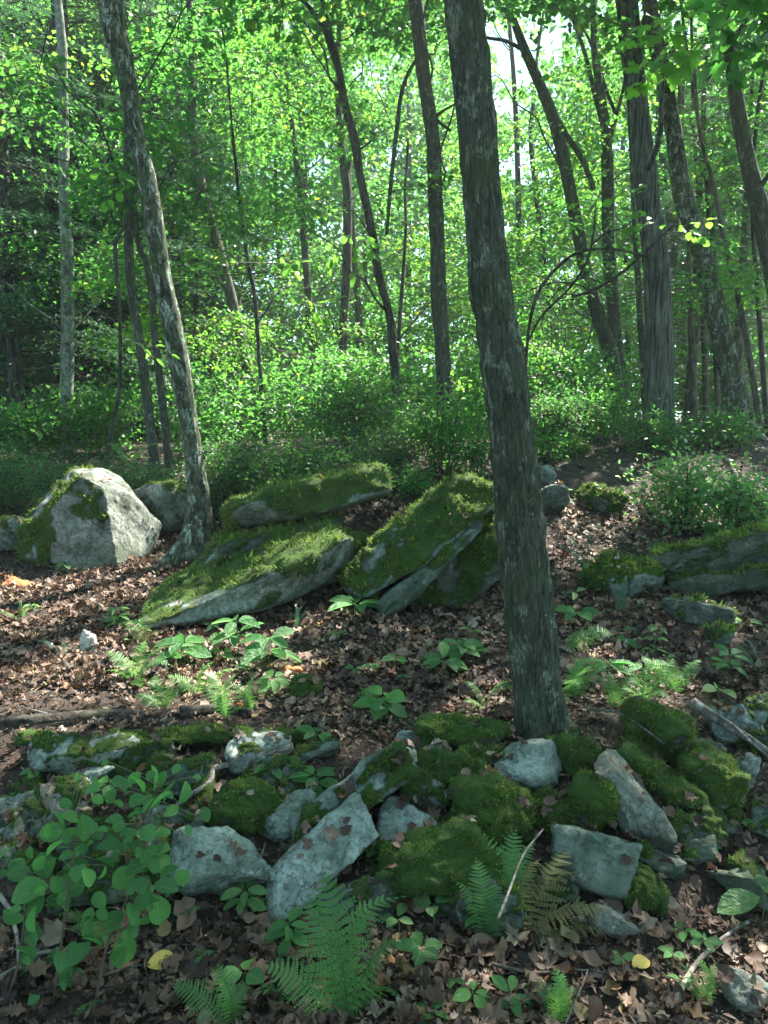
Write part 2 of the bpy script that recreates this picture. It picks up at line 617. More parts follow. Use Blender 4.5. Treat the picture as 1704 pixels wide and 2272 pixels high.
M['rock'] = rock_mat('grey_stone', (.14, .165, .145), (.25, .28, .25), (.05, .06, .05))
M['rock_pale'] = rock_mat('pale_stone', (.20, .23, .205), (.34, .38, .34), (.09, .105, .09), .7)
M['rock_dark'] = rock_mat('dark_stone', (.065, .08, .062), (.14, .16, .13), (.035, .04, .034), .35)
M['rock_warm'] = rock_mat('rusty_stone', (.18, .18, .155), (.32, .32, .28), (.10, .10, .085), .5, warm=(.27, .17, .11))
M['boulder'] = rock_mat('boulder_stone', (.15, .16, .135), (.26, .27, .235), (.045, .052, .04), .25)


def moss_mat():
    m, t, N, L = newmat('moss')
    rnd = N.new('ShaderNodeNewGeometry').outputs['Random Per Island']
    n = ntex(t, objco(t), 7, 5, .75)
    x = mth(t, 'ADD', mth(t, 'MULTIPLY', rnd, .4), mth(t, 'MULTIPLY', n, .68))
    c = ramp(t, x, [(.26, (.02, .04, .009)), (.40, (.05, .115, .018)), (.50, (.105, .20, .03)), (.62, (.20, .28, .045)), (.76, (.16, .115, .05))])
    p = N.new('ShaderNodeBsdfPrincipled')
    p.inputs['Roughness'].default_value = .8
    p.inputs['Specular IOR Level'].default_value = .15
    L.new(c, p.inputs['Base Color'])
    tr = N.new('ShaderNodeBsdfTranslucent'); L.new(c, tr.inputs['Color'])
    mx = N.new('ShaderNodeMixShader'); mx.inputs[0].default_value = .35
    L.new(p.outputs[0], mx.inputs[1]); L.new(tr.outputs[0], mx.inputs[2])
    o = N.new('ShaderNodeOutputMaterial'); L.new(mx.outputs[0], o.inputs[0])
    return m


M['moss'] = moss_mat()


def bark_mat(name, dark, mid, light, lichen=(.36, .42, .34), lich=.5, stretch=.16, scale=16, moss=.3, bd=.02, crack=0):
    m, t, N, L = newmat(name)
    v = objco(t, (1, 1, stretch))
    v1 = objco(t)
    a = ntex(t, v, scale, 6, .7, .6)
    b = ntex(t, v, scale * 3.1, 5, .75)
    c = ramp(t, a, [(.40, dark), (.5, mid), (.62, light)])
    c = mixc(t, .8, c, ramp(t, b, [(.35, (.35, .35, .35)), (.62, (1.2, 1.2, 1.2))]), 'MULTIPLY')
    cr = None
    if crack:
        wv = N.new('ShaderNodeVectorMath'); wv.operation = 'ADD'
        nv = N.new('ShaderNodeTexNoise'); nv.inputs['Scale'].default_value = crack * .35; nv.inputs['Detail'].default_value = 5
        L.new(objco(t, (1, 1, .3)), nv.inputs['Vector'])
        s3 = N.new('ShaderNodeVectorMath'); s3.operation = 'SCALE'; s3.inputs['Scale'].default_value = 2.4 / crack
        L.new(nv.outputs['Color'], s3.inputs[0])
        L.new(objco(t, (1, 1, stretch)), wv.inputs[0]); L.new(s3.outputs[0], wv.inputs[1])
        vo = N.new('ShaderNodeTexVoronoi'); vo.feature = 'DISTANCE_TO_EDGE'; vo.inputs['Scale'].default_value = crack
        L.new(wv.outputs[0], vo.inputs['Vector'])
        cr = ramp(t, vo.outputs['Distance'], [(.0, (.42, .42, .42)), (.09, (.75, .75, .75)), (.2, (1, 1, 1))])
        cr = mixc(t, ramp(t, ntex(t, objco(t, (1, 1, .6)), 9, 4, .7), [(.38, (.25, .25, .25)), (.62, (1, 1, 1))]), (.82, .82, .82), cr)
        c = mixc(t, 1.0, mixc(t, .45, c, mid), cr, 'MULTIPLY')
    lm = ntex(t, objco(t, (1, 1, .5)), 11, 5, .75, .5)
    lz = mixc(t, 1.0, ramp(t, lm, [(.6 - .08 * lich, (0, 0, 0)), (.64 - .08 * lich, (1, 1, 1))]), ramp(t, b, [(.42, (.1, .1, .1)), (.56, (1, 1, 1))]), 'MULTIPLY')
    c = mixc(t, mixc(t, 1.0, lz, (lich, lich, lich), 'MULTIPLY'), c, lichen)
    mo = ramp(t, ntex(t, v1, 2.6, 5, .75), [(.62 - .2 * moss, (0, 0, 0)), (.8 - .2 * moss, (.8, .8, .8))])
    c = mixc(t, mo, c, (.05, .075, .025))
    hh = mth(t, 'ADD', mth(t, 'MULTIPLY', a, .35 if crack else 1), mth(t, 'MULTIPLY', b, .5))
    if cr is not None:
        hh = mth(t, 'ADD', hh, mth(t, 'MULTIPLY', cr, .8))
    finish(t, c, .92, hh, 1.0, bd, .2)
    return m


M['bark_main'] = bark_mat('furrowed_bark', (.026, .03, .02), (.082, .094, .062), (.14, .155, .11), lichen=(.30, .35, .27), lich=.62, stretch=.2, scale=42, moss=.45, crack=58)
M['bark_grey'] = bark_mat('grey_bark', (.025, .03, .022), (.072, .082, .06), (.13, .145, .11), lich=.4, moss=.45, stretch=.18, crack=34)
M['bark_shag'] = bark_mat('shaggy_bark', (.025, .028, .022), (.09, .10, .08), (.18, .195, .17), lich=.2, stretch=.07, scale=22, moss=.15, bd=.035)
M['bark_pale'] = bark_mat('pale_bark', (.08, .095, .07), (.17, .19, .15), (.27, .29, .24), lich=.4, stretch=.6, scale=8, moss=.2)
M['bark_moss'] = bark_mat('lichen_bark', (.02, .024, .017), (.06, .068, .045), (.14, .155, .12), lich=.9, stretch=.5, scale=14, moss=.7)
M['bark_dark'] = bark_mat('dark_bark', (.02, .02, .017), (.05, .048, .04), (.10, .095, .08), lich=.2, moss=.2)
M['bark_brown'] = bark_mat('brown_bark', (.042, .04, .03), (.105, .10, .075), (.18, .17, .135), lich=.1, moss=.1)
M['twig'] = bark_mat('twig_bark', (.04, .034, .028), (.09, .075, .06), (.15, .13, .11), lich=.2, moss=.1, bd=.004)
M['deadwood'] = bark_mat('dead_wood', (.10, .085, .07), (.22, .19, .16), (.34, .3, .26), lich=.2, stretch=1, moss=.1, bd=.006)
M['rotlog'] = bark_mat('rotten_wood', (.02, .017, .014), (.05, .042, .034), (.11, .09, .075), lich=.1, stretch=1, scale=20, moss=.4)


def plain(name, col, rough=.7):
    m, t, N, L = newmat(name)
    n = ntex(t, objco(t), 40, 4, .7)
    finish(t, mixc(t, .7, (col[0], col[1], col[2]), ramp(t, n, [(.3, (.45, .45, .45)), (.7, (1.2, 1.2, 1.2))]), 'MULTIPLY'), rough, n, .5, .005)
    return m


M['stem'] = plain('green_stem', (.12, .15, .06))
M['stem_brown'] = plain('brown_stem', (.10, .065, .045))
M['orange_wood'] = plain('orange_rotten_wood', (.38, .13, .045), .9)
M['pale_chip'] = plain('pale_bark_chip', (.42, .4, .36), .9)
M['yellow_leaf'] = plain('yellow_fallen_leaf', (.5, .36, .08), .6)

# ---------------------------------------------------------------- forest floor
xs = np.unique(np.concatenate([np.linspace(-160, -12, 40), np.linspace(-12, -6, 40), np.linspace(-6, 7, 300), np.linspace(7, 12, 30), np.linspace(12, 160, 40)]))
ys = np.unique(np.concatenate([np.linspace(-60, 0, 12), np.linspace(0, 1.8, 12), np.linspace(1.8, 9, 300), np.linspace(9, 16, 110), np.linspace(16, 220, 70)]))
GX, GY = np.meshgrid(xs, ys)
GZ = hgt(GX, GY)
V = np.stack([GX, GY, GZ], -1).reshape(-1, 3)
nx = len(xs)
i, j = np.meshgrid(np.arange(len(ys) - 1), np.arange(nx - 1), indexing='ij')
F = np.stack([i * nx + j, i * nx + j + 1, (i + 1) * nx + j + 1, (i + 1) * nx + j], -1).reshape(-1, 4)
floor = obj('forest_floor', mesh('forest_floor', V, F, True), M['soil'])
tag(floor, kind='structure')

# ---------------------------------------------------------------- sunlit patches: leaves are cut away along the sun's rays to these places
LIT_G = [  # pixel, radius in metres
    (30, 1290, .65), (110, 1330, .6), (200, 1290, .4), (60, 1400, .25), (170, 1440, .2), (260, 1300, .25),
    (20, 1530, .28), (150, 1500, .38), (320, 1480, .45), (300, 1400, .2), (450, 1500, .28), (480, 1560, .2),
    (620, 1500, .2), (700, 1370, .22), (540, 1400, .2), (930, 1380, .2), (820, 1500, .1), (1060, 1560, .1),
    (1230, 1150, .45), (1330, 1140, .4), (1240, 1210, .3), (1290, 1240, .25), (1220, 1010, .5), (1300, 970, .6),
    (1440, 1545, .22), (1500, 1540, .16), (1310, 1460, .12), (1600, 1400, .15), (990, 1600, .12),
    (60, 1640, .15), (200, 1718, .07), (1570, 2010, .13), (1660, 2200, .12), (1480, 2180, .1), (950, 1020, .35),
    (1080, 1000, .5), (350, 1200, .22), (20, 1000, .6), (600, 1420, .15), (1390, 1500, .1), (1550, 1160, .25), (1630, 1080, .3)]
LIT_Q = [(hit(a, b), c) for a, b, c in LIT_G]
LIT_Q += [(at(275, 1080, 7.6), .10), (at(325, 1130, 7.5), .12), (at(940, 1095, 6.4), .22), (at(1000, 1085, 6.5), .18), (at(755, 1200, 6.3), .2), (at(735, 1260, 6.0), .2),
          (at(700, 1100, 6.9), .12), (at(330, 1330, 5.9), .1), (at(550, 1300, 6.1), .12), (at(450, 1300, 6.1), .16), (at(355, 500, 7.6), .3), (at(420, 900, 7.6), .25), (at(1650, 1545, 4), .12)]
# sunlit shrubs and crowns in the middle distance
LIT_Q += [(at(1000, 900, 11), .6), (at(1550, 1050, 9), .6), (at(1230, 960, 10.5), .6), (at(500, 800, 16), 1.2), (at(700, 700, 16), 1.4), (at(900, 650, 16), 1.2), (at(1250, 800, 15), 1.0), (at(620, 860, 13), .8)]
LQ = np.array([q for q, r in LIT_Q])
LR = np.array([r for q, r in LIT_Q])
SKYGAP = [(1180, 70, 75), (1130, 190, 75), (1190, 150, 60), (1160, 365, 50), (1120, 380, 35), (1458, 25, 50), (405, 41, 32), (1100, 250, 45),
          (719, 370, 32), (816, 170, 34), (1370, 330, 22), (1250, 60, 40), (1090, 90, 50), (870, 130, 20), (1290, 110, 28), (700, 205, 16), (640, 60, 14),
          (320, 20, 14), (760, 500, 14), (1505, 430, 18), (1330, 20, 18), (470, 540, 15), (880, 345, 20), (1110, 500, 20),
          (1540, 60, 24), (1600, 260, 16), (560, 110, 14), (930, 560, 14), (1230, 330, 20), (1500, 560, 16), (1650, 420, 15), (230, 60, 12), (780, 300, 16), (1060, 300, 22), (90, 210, 12), (1420, 650, 14)]


_kr = np.random.default_rng(99)


def _keep(n):
    return _kr.random(n)


def keep_mask(P):
    """False where a leaf would stand in a sun gap or in an opening to the sky"""
    k = np.ones(len(P), bool)
    nz = noise(P, 1.3, 11)
    for q, r in zip(LQ, LR):
        d = P - q
        t = d @ SUN
        dist = np.linalg.norm(d - t[:, None] * SUN, axis=1)
        k &= ~((t > .6) & (dist < r * (1.55 if q[0] < -.8 else 1.35) * (1 + .4 * nz)))
    px, py = proj(P)
    n2 = noise(np.stack([px, py, 0 * px], -1), 1 / 38, 2)
    for gx, gy, gr in SKYGAP:
        k &= ~((np.hypot(px - gx, py - gy) < gr * 1.0 * (1 + .9 * n2)) & (_keep(len(P)) > .22))
    return k


# ---------------------------------------------------------------- rocks
def ico(sub):
    bm = bmesh.new()
    bmesh.ops.create_icosphere(bm, subdivisions=sub, radius=1)
    V = np.array([v.co[:] for v in bm.verts])
    F = np.array([[v.index for v in f.verts] for f in bm.faces])
    bm.free()
    return V, F


ICO = {k: ico(k) for k in (4, 5, 6)}


def vnorm(V, F):
    fn = np.cross(V[F[:, 1]] - V[F[:, 0]], V[F[:, 2]] - V[F[:, 0]])
    n = np.zeros_like(V)
    for k in range(3):
        np.add.at(n, F[:, k], fn)
    return unit(n), np.linalg.norm(fn, axis=1) / 2, unit(fn)


HAZE = .0011
GW = 'stones of the tumbled dry wall'
ON_STONE = []
NAMED, CHINK = [], []


def label_chinks():
    import re
    seen = {}
    for fx, fy, o in CHINK:
        best = sorted(NAMED, key=lambda q: math.hypot(q[1] - fx, q[2] - fy))
        for lab, qx, qy in best:
            short = re.split(r' (?:beside|behind|left|right|under|beneath|in|with|catching|between|standing|leaning|sitting|over|sloping|hanging|above|below|at|from|just|among|deep|cut|filling|hidden|slanting|wedged|fully) ', lab)[0]
            if len(short.split()) < 3:
                continue
            dx, dy = fx - qx, fy - qy
            rel = ('to the right of' if dx > 0 else 'to the left of') if abs(dx) > abs(dy) else ('below' if dy > 0 else 'above')
            l_ = 'small chinking stone wedged ' + rel + ' the ' + short
            if l_ not in seen and len(l_.split()) <= 16:
                break
        seen[l_] = 1
        o['label'] = l_


rock_no = [0]


def rock(label, px, py, wp, hp, tilt=0, moss=.3, mat='rock', depth=1.0, seed=None, Y=None, off=.3, planes=None, p=22, block=False,
         sub=5, mdir=(0, 0, 1), group=None, name='stone', tuft=1.0, rough=1.0, yaw=0, cuts=10, moss_noise=1.0, cat='stone', cyaw=None):
    rock_no[0] += 1
    s = seed if seed is not None else rock_no[0] * 13 + 5
    r = np.random.default_rng(s)
    if Y is None:
        P0 = hit(px, py)
        m0 = mpp(P0)
        c = hit(px, py, hp * m0 * off)
    else:
        c = at(px, py, Y)
    m = mpp(c)
    gs = 1.0 if group == GW else 1.0
    if group == GW and moss > .7:
        gs = .9
        hp *= .92
    W, H = gs * wp * m / 2, gs * hp * m / 2
    D = (W + H) / 2 * depth
    fwd = unit(c - CAM)
    e1 = unit(np.cross(fwd, [0, 0, 1]))
    e2 = np.cross(e1, fwd)
    if yaw:
        e3 = -fwd
        e1, e3 = e1 * math.cos(R(yaw)) + e3 * math.sin(R(yaw)), e3 * math.cos(R(yaw)) - e1 * math.sin(R(yaw))
    else:
        e3 = -fwd
    t = R(tilt)
    a1 = e1 * math.cos(t) + e2 * math.sin(t)
    a2 = -e1 * math.sin(t) + e2 * math.cos(t)
    dirs, F = ICO[sub]
    pl = []
    if planes:
        pl = [(unit(np.array(n, float)), d) for n, d in planes]
    elif block:
        for ax in range(3):
            for sg in (-1, 1):
                n = np.zeros(3); n[ax] = sg
                pl.append((unit(n + r.normal(0, .10, 3)), .86 + .1 * r.random()))
        for _ in range(3):
            pl.append((unit(r.normal(0, 1, 3)), 1.05 + .15 * r.random()))
    else:
        for k in range(cuts):
            pl.append((unit(r.normal(0, 1, 3)), .72 + .3 * r.random()))
        for ax in range(3):
            for sg in (-1, 1):
                n = np.zeros(3); n[ax] = sg
                pl.append((unit(n + r.normal(0, .18, 3)), .95 + .05 * r.random()))
    S = np.zeros(len(dirs))
    for n, d in pl:
        S += np.maximum(dirs @ n / d, 0) ** p
    rad = np.minimum(S ** (-1 / p), 1.5)
    L = dirs * rad[:, None] * np.array([W, H, D])
    size = (W + H + D) / 3
    Vw = L[:, 0:1] * a1 + L[:, 1:2] * a2 + L[:, 2:3] * e3
    n, ar, fn = vnorm(Vw, F)
    Q = Vw + s * 1.7
    k = min(size, .5)
    dsp = rough * k * (.16 * noise(Q, 1.2 / size, 1) + .07 * noise(Q, 3 / size, 2) + .035 * noise(Q, 8 / size, 3) + .028 * noise(Q, 18 / size, 4) + .014 * noise(Q, 42 / size, 5))
    lay = noise(Q @ np.stack([a1, a2, e3], 1) * np.array([.3, 1, .3]), 9 / size, 6)
    dsp += rough * k * .03 * lay
    Vw = Vw + n * dsp[:, None]
    n, ar, fn = vnorm(Vw, F)
    md = unit(np.array(mdir, float))
    moss = min(moss, .76) if group == GW else moss
    mm = (moss - .5) * 2.2 + .5 + .55 * (n @ md - .35) + moss_noise * (.55 * noise(Q, 2.6 / size, 7) + .3 * noise(Q, 7 / size, 8))
    mk = np.clip(mm, 0, 1) if moss > 0 else np.zeros(len(Vw))
    near = c[1] < 5
    mh = sstep(.35, .8, mk) * (.010 + (.024 if near else .045) * np.maximum(noise(Vw + s, 17 if near else 8, 9) + .5 * noise(Vw + s, 45 if near else 20, 2), -.4))
    Vw = Vw + n * mh[:, None]
    up_ = np.where(n[:, 2] > .55)[0]
    if len(up_) and off > 0:
        q_ = r.choice(up_, min(len(up_), int(3 + 26 * W)))
        ON_STONE.append((Vw[q_] + c, n[q_]))
    o = obj(name, mesh(name, Vw, F, True, {'moss': mk}), M[mat], None, c)
    tag(o, label, cat, group)
    if group == GW and not label.startswith('small dark chinking'):
        NAMED.append((label, px, py))
    if moss > 0 and tuft > 0:
        fm = mk[F].mean(1)
        ok = (fm > .5)
        pr = ar * ok
        A = pr.sum()
        cnt = int(min(A * tuft * (26000 if near else 7000), 6500))
        if cnt > 40:
            idx = r.choice(len(F), cnt, p=pr / A)
            b = r.random((cnt, 2)); fl = b.sum(1) > 1; b[fl] = 1 - b[fl]
            tri = Vw[F[idx]]
            cnt = len(idx)
            pos = tri[:, 0] + b[:, 0:1] * (tri[:, 1] - tri[:, 0]) + b[:, 1:2] * (tri[:, 2] - tri[:, 0])
            nn = n[F[idx, 0]]
            dr = unit(nn + r.normal(0, .55, (cnt, 3)) + [0, 0, .15])
            ln = (.011 if near else .026) * (.5 + 1.3 * r.random(cnt) ** 2) * (1 + .8 * noise(pos + s, 14, 3))
            V2, F2 = leaf_batch(pos - nn * .003, dr, r.normal(0, 1, (cnt, 3)), ln, ln * .42, (np.array([(0, -.5, 0), (0, .5, 0), (1, 0, .1)]), np.array([(0, 1, 2)])))
            mo = obj('moss', mesh('moss', V2, F2), M['moss'], o)
            tag(mo, kind='stuff')
    return o, c


# front wall, left to right
rock('long low stone with a grey back and two moss patches at far left', 178, 1672, 212, 96, -4, .42, 'rock_pale', .9, 11, group=GW)
rock('small pale pinkish flat stone catching light under the long mossy stone', 200, 1722, 100, 44, 12, .0, 'rock_pale', 1.0, 12, group=GW)
rock('rust brown stone with a moss cap behind the round-leaved shrub', 150, 1778, 122, 100, 5, .42, 'rock_warm', .9, 13, group=GW)
rock('small moss-topped stone between the long low stone and the lichen grey one', 330, 1672, 122, 56, 3, .55, 'rock', 1.0, 14, group=GW)
rock('flat moss sheet stone just behind the lichen grey stone', 438, 1640, 140, 48, 2, .62, 'rock_dark', 1.2, 15, group=GW)
rock('large lichen grey stone with a dark moss patch on its left shoulder', 565, 1668, 140, 108, -18, .36, 'rock_pale', .9, 16, group=GW)
rock('dull grey stone with thin moss left of the curved dead root', 428, 1722, 138, 76, -8, .42, 'rock_dark', 1.0, 17, group=GW)
rock('plump stone fully wrapped in deep green moss beside a pale wedge', 552, 1797, 168, 140, 8, .95, 'rock_dark', .9, 18, group=GW, p=7)
rock('pale grey wedge stone leaning on the plump mossy one', 640, 1812, 150, 86, 18, .02, 'rock_pale', .8, 19, group=GW)
rock('long slanting slab with lichen top and mossy flank behind the smooth slanting one', 770, 1782, 320, 84, 34, .42, 'rock', .8, 20, group=GW, block=True, mdir=(-.2, -.7, .2))
rock('smooth pale grey slab slanting up to the right in the front of the wall', 716, 1900, 292, 116, 37, .12, 'rock_pale', .7, 21, group=GW, block=True, mdir=(-1, 0, -.4), rough=.7)
rock('pale triangular stone with a white streak right of the slanting slabs', 905, 1826, 138, 104, -4, .0, 'rock_pale', .8, 22, group=GW, p=22,
     planes=[((-1, .05, 0), .85), ((.45, .9, 0), .62), ((.42, -.9, .1), .62), ((1, 0, 0), .98), ((-.1, .1, 1), .75), ((-.5, .3, .8), .85), ((0, 0, -1), .9), ((.4, .1, .85), .8)])
rock('broad grey boulder with white lichen splashes left of the smooth slanting slab', 500, 1912, 240, 146, -14, .12, 'rock_pale', .8, 23, group=GW, p=16)
rock('dark mossy boulder hidden behind the round-leaved shrub', 262, 1915, 235, 150, 5, .5, 'rock_dark', .8, 24, group=GW)
rock('wide flat stone under a moss rug left of the main trunk', 1035, 1632, 220, 74, 4, .85, 'rock_dark', 1.0, 25, group=GW)
rock('small grey-green stone between leaf litter and the moss rug', 917, 1650, 66, 44, -5, .15, 'rock', 1.0, 26, group=GW)
rock('grey stone with a smooth top above the mossy brown mound', 884, 1690, 94, 56, 3, .12, 'rock', 1.0, 27, group=GW)
rock('low mound of brown and green moss left of the round pale stone', 990, 1712, 175, 92, -3, .72, 'rock_warm', 1.0, 28, group=GW)
rock('stone half grey half moss above the pale triangular stone', 940, 1764, 118, 76, -12, .5, 'rock', .9, 29, group=GW)
rock('tall shaggy moss mound in the middle of the wall', 1103, 1800, 190, 190, 0, 1.0, 'rock_dark', .8, 30, group=GW, p=6, tuft=1.2)
rock('round pale grey stone sitting bare in front of the main trunk', 1165, 1702, 144, 96, -4, .0, 'rock_pale', .9, 31, group=GW, p=8, cuts=7)
rock('mossy stone right of the round pale one', 1292, 1684, 122, 96, 0, .9, 'rock_dark', .9, 32, group=GW)
rock('bright green moss dome above the square grey block', 1304, 1790, 142, 130, 0, 1.05, 'rock_dark', .9, 33, group=GW, p=5, tuft=1.4)
rock('oblong pinkish grey stone standing slanted right of the moss dome', 1402, 1792, 218, 104, -54, .0, 'rock_warm', .8, 34, group=GW, p=10)
rock('long moss-covered stone sloping down behind the pinkish oblong one', 1468, 1750, 250, 96, -37, .9, 'rock_dark', .8, 35, group=GW)
rock('big round moss-covered boulder at the top right of the wall', 1453, 1622, 176, 134, -6, .78, 'rock_dark', .9, 36, group=GW, p=8)
rock('bluish grey stone under the weathered branch at the right', 1622, 1606, 92, 84, 10, .15, 'rock', .9, 37, group=GW)
rock('stone with a sunlit yellow moss cap at the right edge of the wall', 1692, 1588, 76, 104, 0, .45, 'rock', .9, 38, group=GW)
rock('moss-draped stone with a small grey face at the right of the wall', 1572, 1722, 138, 128, 0, .7, 'rock', .9, 39, group=GW)
rock('narrow upright grey stone beside the fallen twigs at the right', 1655, 1712, 52, 78, -20, .05, 'rock', .9, 40, group=GW)
rock('low mossy stone at the right edge beneath the weathered branch', 1690, 1655, 80, 56, 0, .6, 'rock_dark', .9, 41, group=GW)
rock('square grey block with a cracked top under the moss dome', 1316, 1912, 186, 132, -3, .16, 'rock', .8, 42, group=GW, block=True, p=20, rough=.6)
rock('long dark moss bank below the pale triangular stone', 955, 1925, 300, 170, 12, .85, 'rock_dark', .7, 43, group=GW, tuft=1.2)
rock('small moss knob between the moss bank and the tall mound', 1016, 1840, 70, 66, 0, .95, 'rock_dark', .9, 44, group=GW)
rock('small moss pad between the tall mound and the moss dome', 1212, 1815, 72, 76, 0, .9, 'rock_dark', .9, 45, group=GW)
rock('low dark reddish stone right of the square block', 1470, 1918, 104, 52, -3, .05, 'rock_dark', .9, 46, group=GW)
rock('crumbling moss heap at the lower right corner of the square block', 1424, 1978, 110, 96, -25, .85, 'rock_dark', .7, 47, group=GW)
rock('small smooth bright moss stone under the moss-draped one', 1606, 1796, 54, 70, 0, .95, 'rock_dark', .9, 48, group=GW)
rock('dark stone cut by the right edge of the photo below the twigs', 1698, 1815, 60, 80, 0, .35, 'rock_dark', .9, 49, group=GW)
rock('rounded beige stone at the bottom right corner', 1655, 2200, 104, 90, 0, .0, 'rock_warm', .9, 50, group=GW)
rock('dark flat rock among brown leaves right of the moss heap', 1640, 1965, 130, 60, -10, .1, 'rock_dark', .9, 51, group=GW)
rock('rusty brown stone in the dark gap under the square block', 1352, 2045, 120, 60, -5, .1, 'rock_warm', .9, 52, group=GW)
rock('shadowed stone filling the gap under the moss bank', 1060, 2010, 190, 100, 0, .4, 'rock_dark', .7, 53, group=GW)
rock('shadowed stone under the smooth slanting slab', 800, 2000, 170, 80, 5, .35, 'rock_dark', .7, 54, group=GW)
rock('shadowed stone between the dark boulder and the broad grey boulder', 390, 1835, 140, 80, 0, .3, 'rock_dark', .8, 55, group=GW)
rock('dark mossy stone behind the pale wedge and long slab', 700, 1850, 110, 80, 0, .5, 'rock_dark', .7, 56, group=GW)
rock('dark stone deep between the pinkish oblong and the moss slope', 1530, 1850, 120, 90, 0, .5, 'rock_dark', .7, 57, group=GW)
rock('half-buried grey stone among litter at the far left edge', 35, 1800, 110, 70, 0, .2, 'rock', .9, 58, group=GW)

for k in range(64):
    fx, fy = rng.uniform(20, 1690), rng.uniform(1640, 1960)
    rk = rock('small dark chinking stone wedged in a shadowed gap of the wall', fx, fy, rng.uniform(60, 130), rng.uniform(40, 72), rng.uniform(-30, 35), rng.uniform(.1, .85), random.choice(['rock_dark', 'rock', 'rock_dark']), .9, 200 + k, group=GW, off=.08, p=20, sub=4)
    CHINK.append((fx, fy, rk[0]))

label_chinks()

# slabs and boulders of the middle ground
bpl = [((-.25, .05, .95), .50), ((.72, .30, .62), .52), ((.72, .72, .1), .74), ((.35, .93, .25), .70), ((-.85, .5, .2), .74), ((-.2, .98, .1), .88), ((-.8, -.2, .55), .72),
       ((0, -1, 0), .9), ((0, 0, -1), .9), ((1, -.1, .1), .97), ((-.6, .75, .45), .88)]
rock('large pale angular boulder with a dark mossy left side, standing alone', 214, 1158, 262, 250, -10, .44, 'boulder', .9, 71, Y=7.7, planes=bpl, p=60, sub=6,
     mdir=(-.98, -.1, .15), name='boulder', cat='boulder', rough=.45, tuft=.8)
rock('dim mossy boulder behind the lichened leaning trunk', 372, 1128, 160, 100, 0, .5, 'rock', .9, 72, Y=8.6, sub=5, name='boulder', cat='boulder')
rock('low mossy boulder cut by the left edge beside the pale angular boulder', 25, 1180, 120, 84, 0, .45, 'rock', .9, 73, Y=8.0, name='boulder', cat='boulder')
rock('upper slab with an olive moss back and bare grey right tip', 680, 1108, 352, 96, 11, .66, 'rock', 1.6, 74, Y=6.9, block=True, sub=6, name='rock_slab', cat='rock slab', tuft=1.1, rough=.5,
     planes=[((0, 1, .15), .8), ((0, -1, .1), .8), ((-.55, .8, .1), .8), ((-1, 0, .2), .97), ((1, 0, 0), .97), ((.35, .9, 0), .85), ((.5, -.85, .1), .85), ((0, .1, 1), .9), ((0, 0, -1), .95), ((-.5, -.3, .8), .95)], p=20, mdir=(-.2, 0, 1))
rock('broad lower slab with moss patches round a bare pale area', 560, 1285, 510, 168, 20, .5, 'rock_pale', 1.1, 75, Y=6.05, sub=6, name='rock_slab', cat='rock slab', tuft=1.1, rough=.45,
     planes=[((0, .75, .66), .52), ((.1, -.98, .1), .9), ((-1, .1, .1), .98), ((-.5, .8, .3), .80), ((.95, .3, .1), .93), ((.6, -.5, .6), .85), ((0, -.2, 1), .82), ((0, 0, -1), .9), ((.4, .9, 0), .92), ((-.5, -.8, .2), .86)], p=22)
rock('dark mossy ledge in the shade between the two left slabs', 610, 1205, 300, 70, 12, .5, 'rock_dark', 1.2, 76, Y=6.6, sub=5, name='rock_slab', cat='rock slab', rough=.6, block=True)
rock('steep thick slab with bright moss top and grey face left of the main trunk', 925, 1195, 390, 128, 41, .56, 'rock', 1.4, 77, Y=6.3, sub=6, name='rock_slab', cat='rock slab', tuft=1.2, rough=.45,
     planes=[((0, 1, .1), .82), ((0, -1, .1), .85), ((-1, .0, .2), .98), ((-.6, -.8, .1), .86), ((1, .1, 0), .97), ((.7, .7, .1), .92), ((.1, .25, 1), .62), ((0, 0, -1), .95), ((-.5, .8, .1), .92)], p=24, mdir=(-.3, -.1, 1))
rock('thin bare grey slab layered under the steep mossy slab', 962, 1250, 300, 46, 42, .4, 'rock_dark', 2.6, 78, Y=6.48, sub=5, name='rock_slab', cat='rock slab', block=True, rough=.5, p=20)
rock('dark green slab lowest of the steep layers behind the main trunk', 1035, 1262, 310, 124, 40, .6, 'rock_dark', 1.3, 79, Y=6.3, sub=6, name='rock_slab', cat='rock slab', block=True, rough=.5, p=18, tuft=.8)
rock('mossy rock half hidden by bluish ferns right of the main trunk', 1375, 1285, 170, 110, 20, .6, 'rock', .9, 80, Y=6.3, name='boulder', cat='boulder')
rock('dark tilted slab forming the upper layer of the right outcrop', 1590, 1238, 270, 84, 17, .58, 'rock_dark', 1.1, 81, Y=6.5, sub=6, name='rock_slab', cat='rock slab', block=True, rough=.6, p=16)
rock('dark tilted slab forming the lower layer of the right outcrop', 1600, 1296, 270, 54, 17, .45, 'rock_dark', 1.4, 82, Y=6.4, sub=5, name='rock_slab', cat='rock slab', block=True, rough=.6)
rock('dark shaded rock at the right edge beyond the outcrop crack', 1700, 1290, 70, 90, 0, .4, 'rock_dark', .9, 83, Y=6.3, name='boulder', cat='boulder')
rock('low wedge of rock in the litter with a lit moss corner at right', 1550, 1362, 150, 56, -8, .45, 'rock_dark', 1.0, 84, name='stone', mdir=(1, 0, .4), block=True)
rock('small moss-edged stone just below the lit moss corner', 1592, 1408, 62, 46, -20, .5, 'rock', 1.0, 85, name='stone')
rock('moss and orange topped rock on the sunlit bank right of the trunk', 1335, 1112, 96, 60, 0, .6, 'rock_dark', 1.0, 86, name='stone')
rock('dark rock hollow in the bank touching the right side of the trunk', 1225, 1110, 70, 74, 0, .1, 'rock_dark', 1.0, 87, name='stone')
rock('fist-sized stone under a bright moss cap in the open litter', 680, 1528, 62, 44, 0, .85, 'rock_dark', 1.0, 88, name='stone')
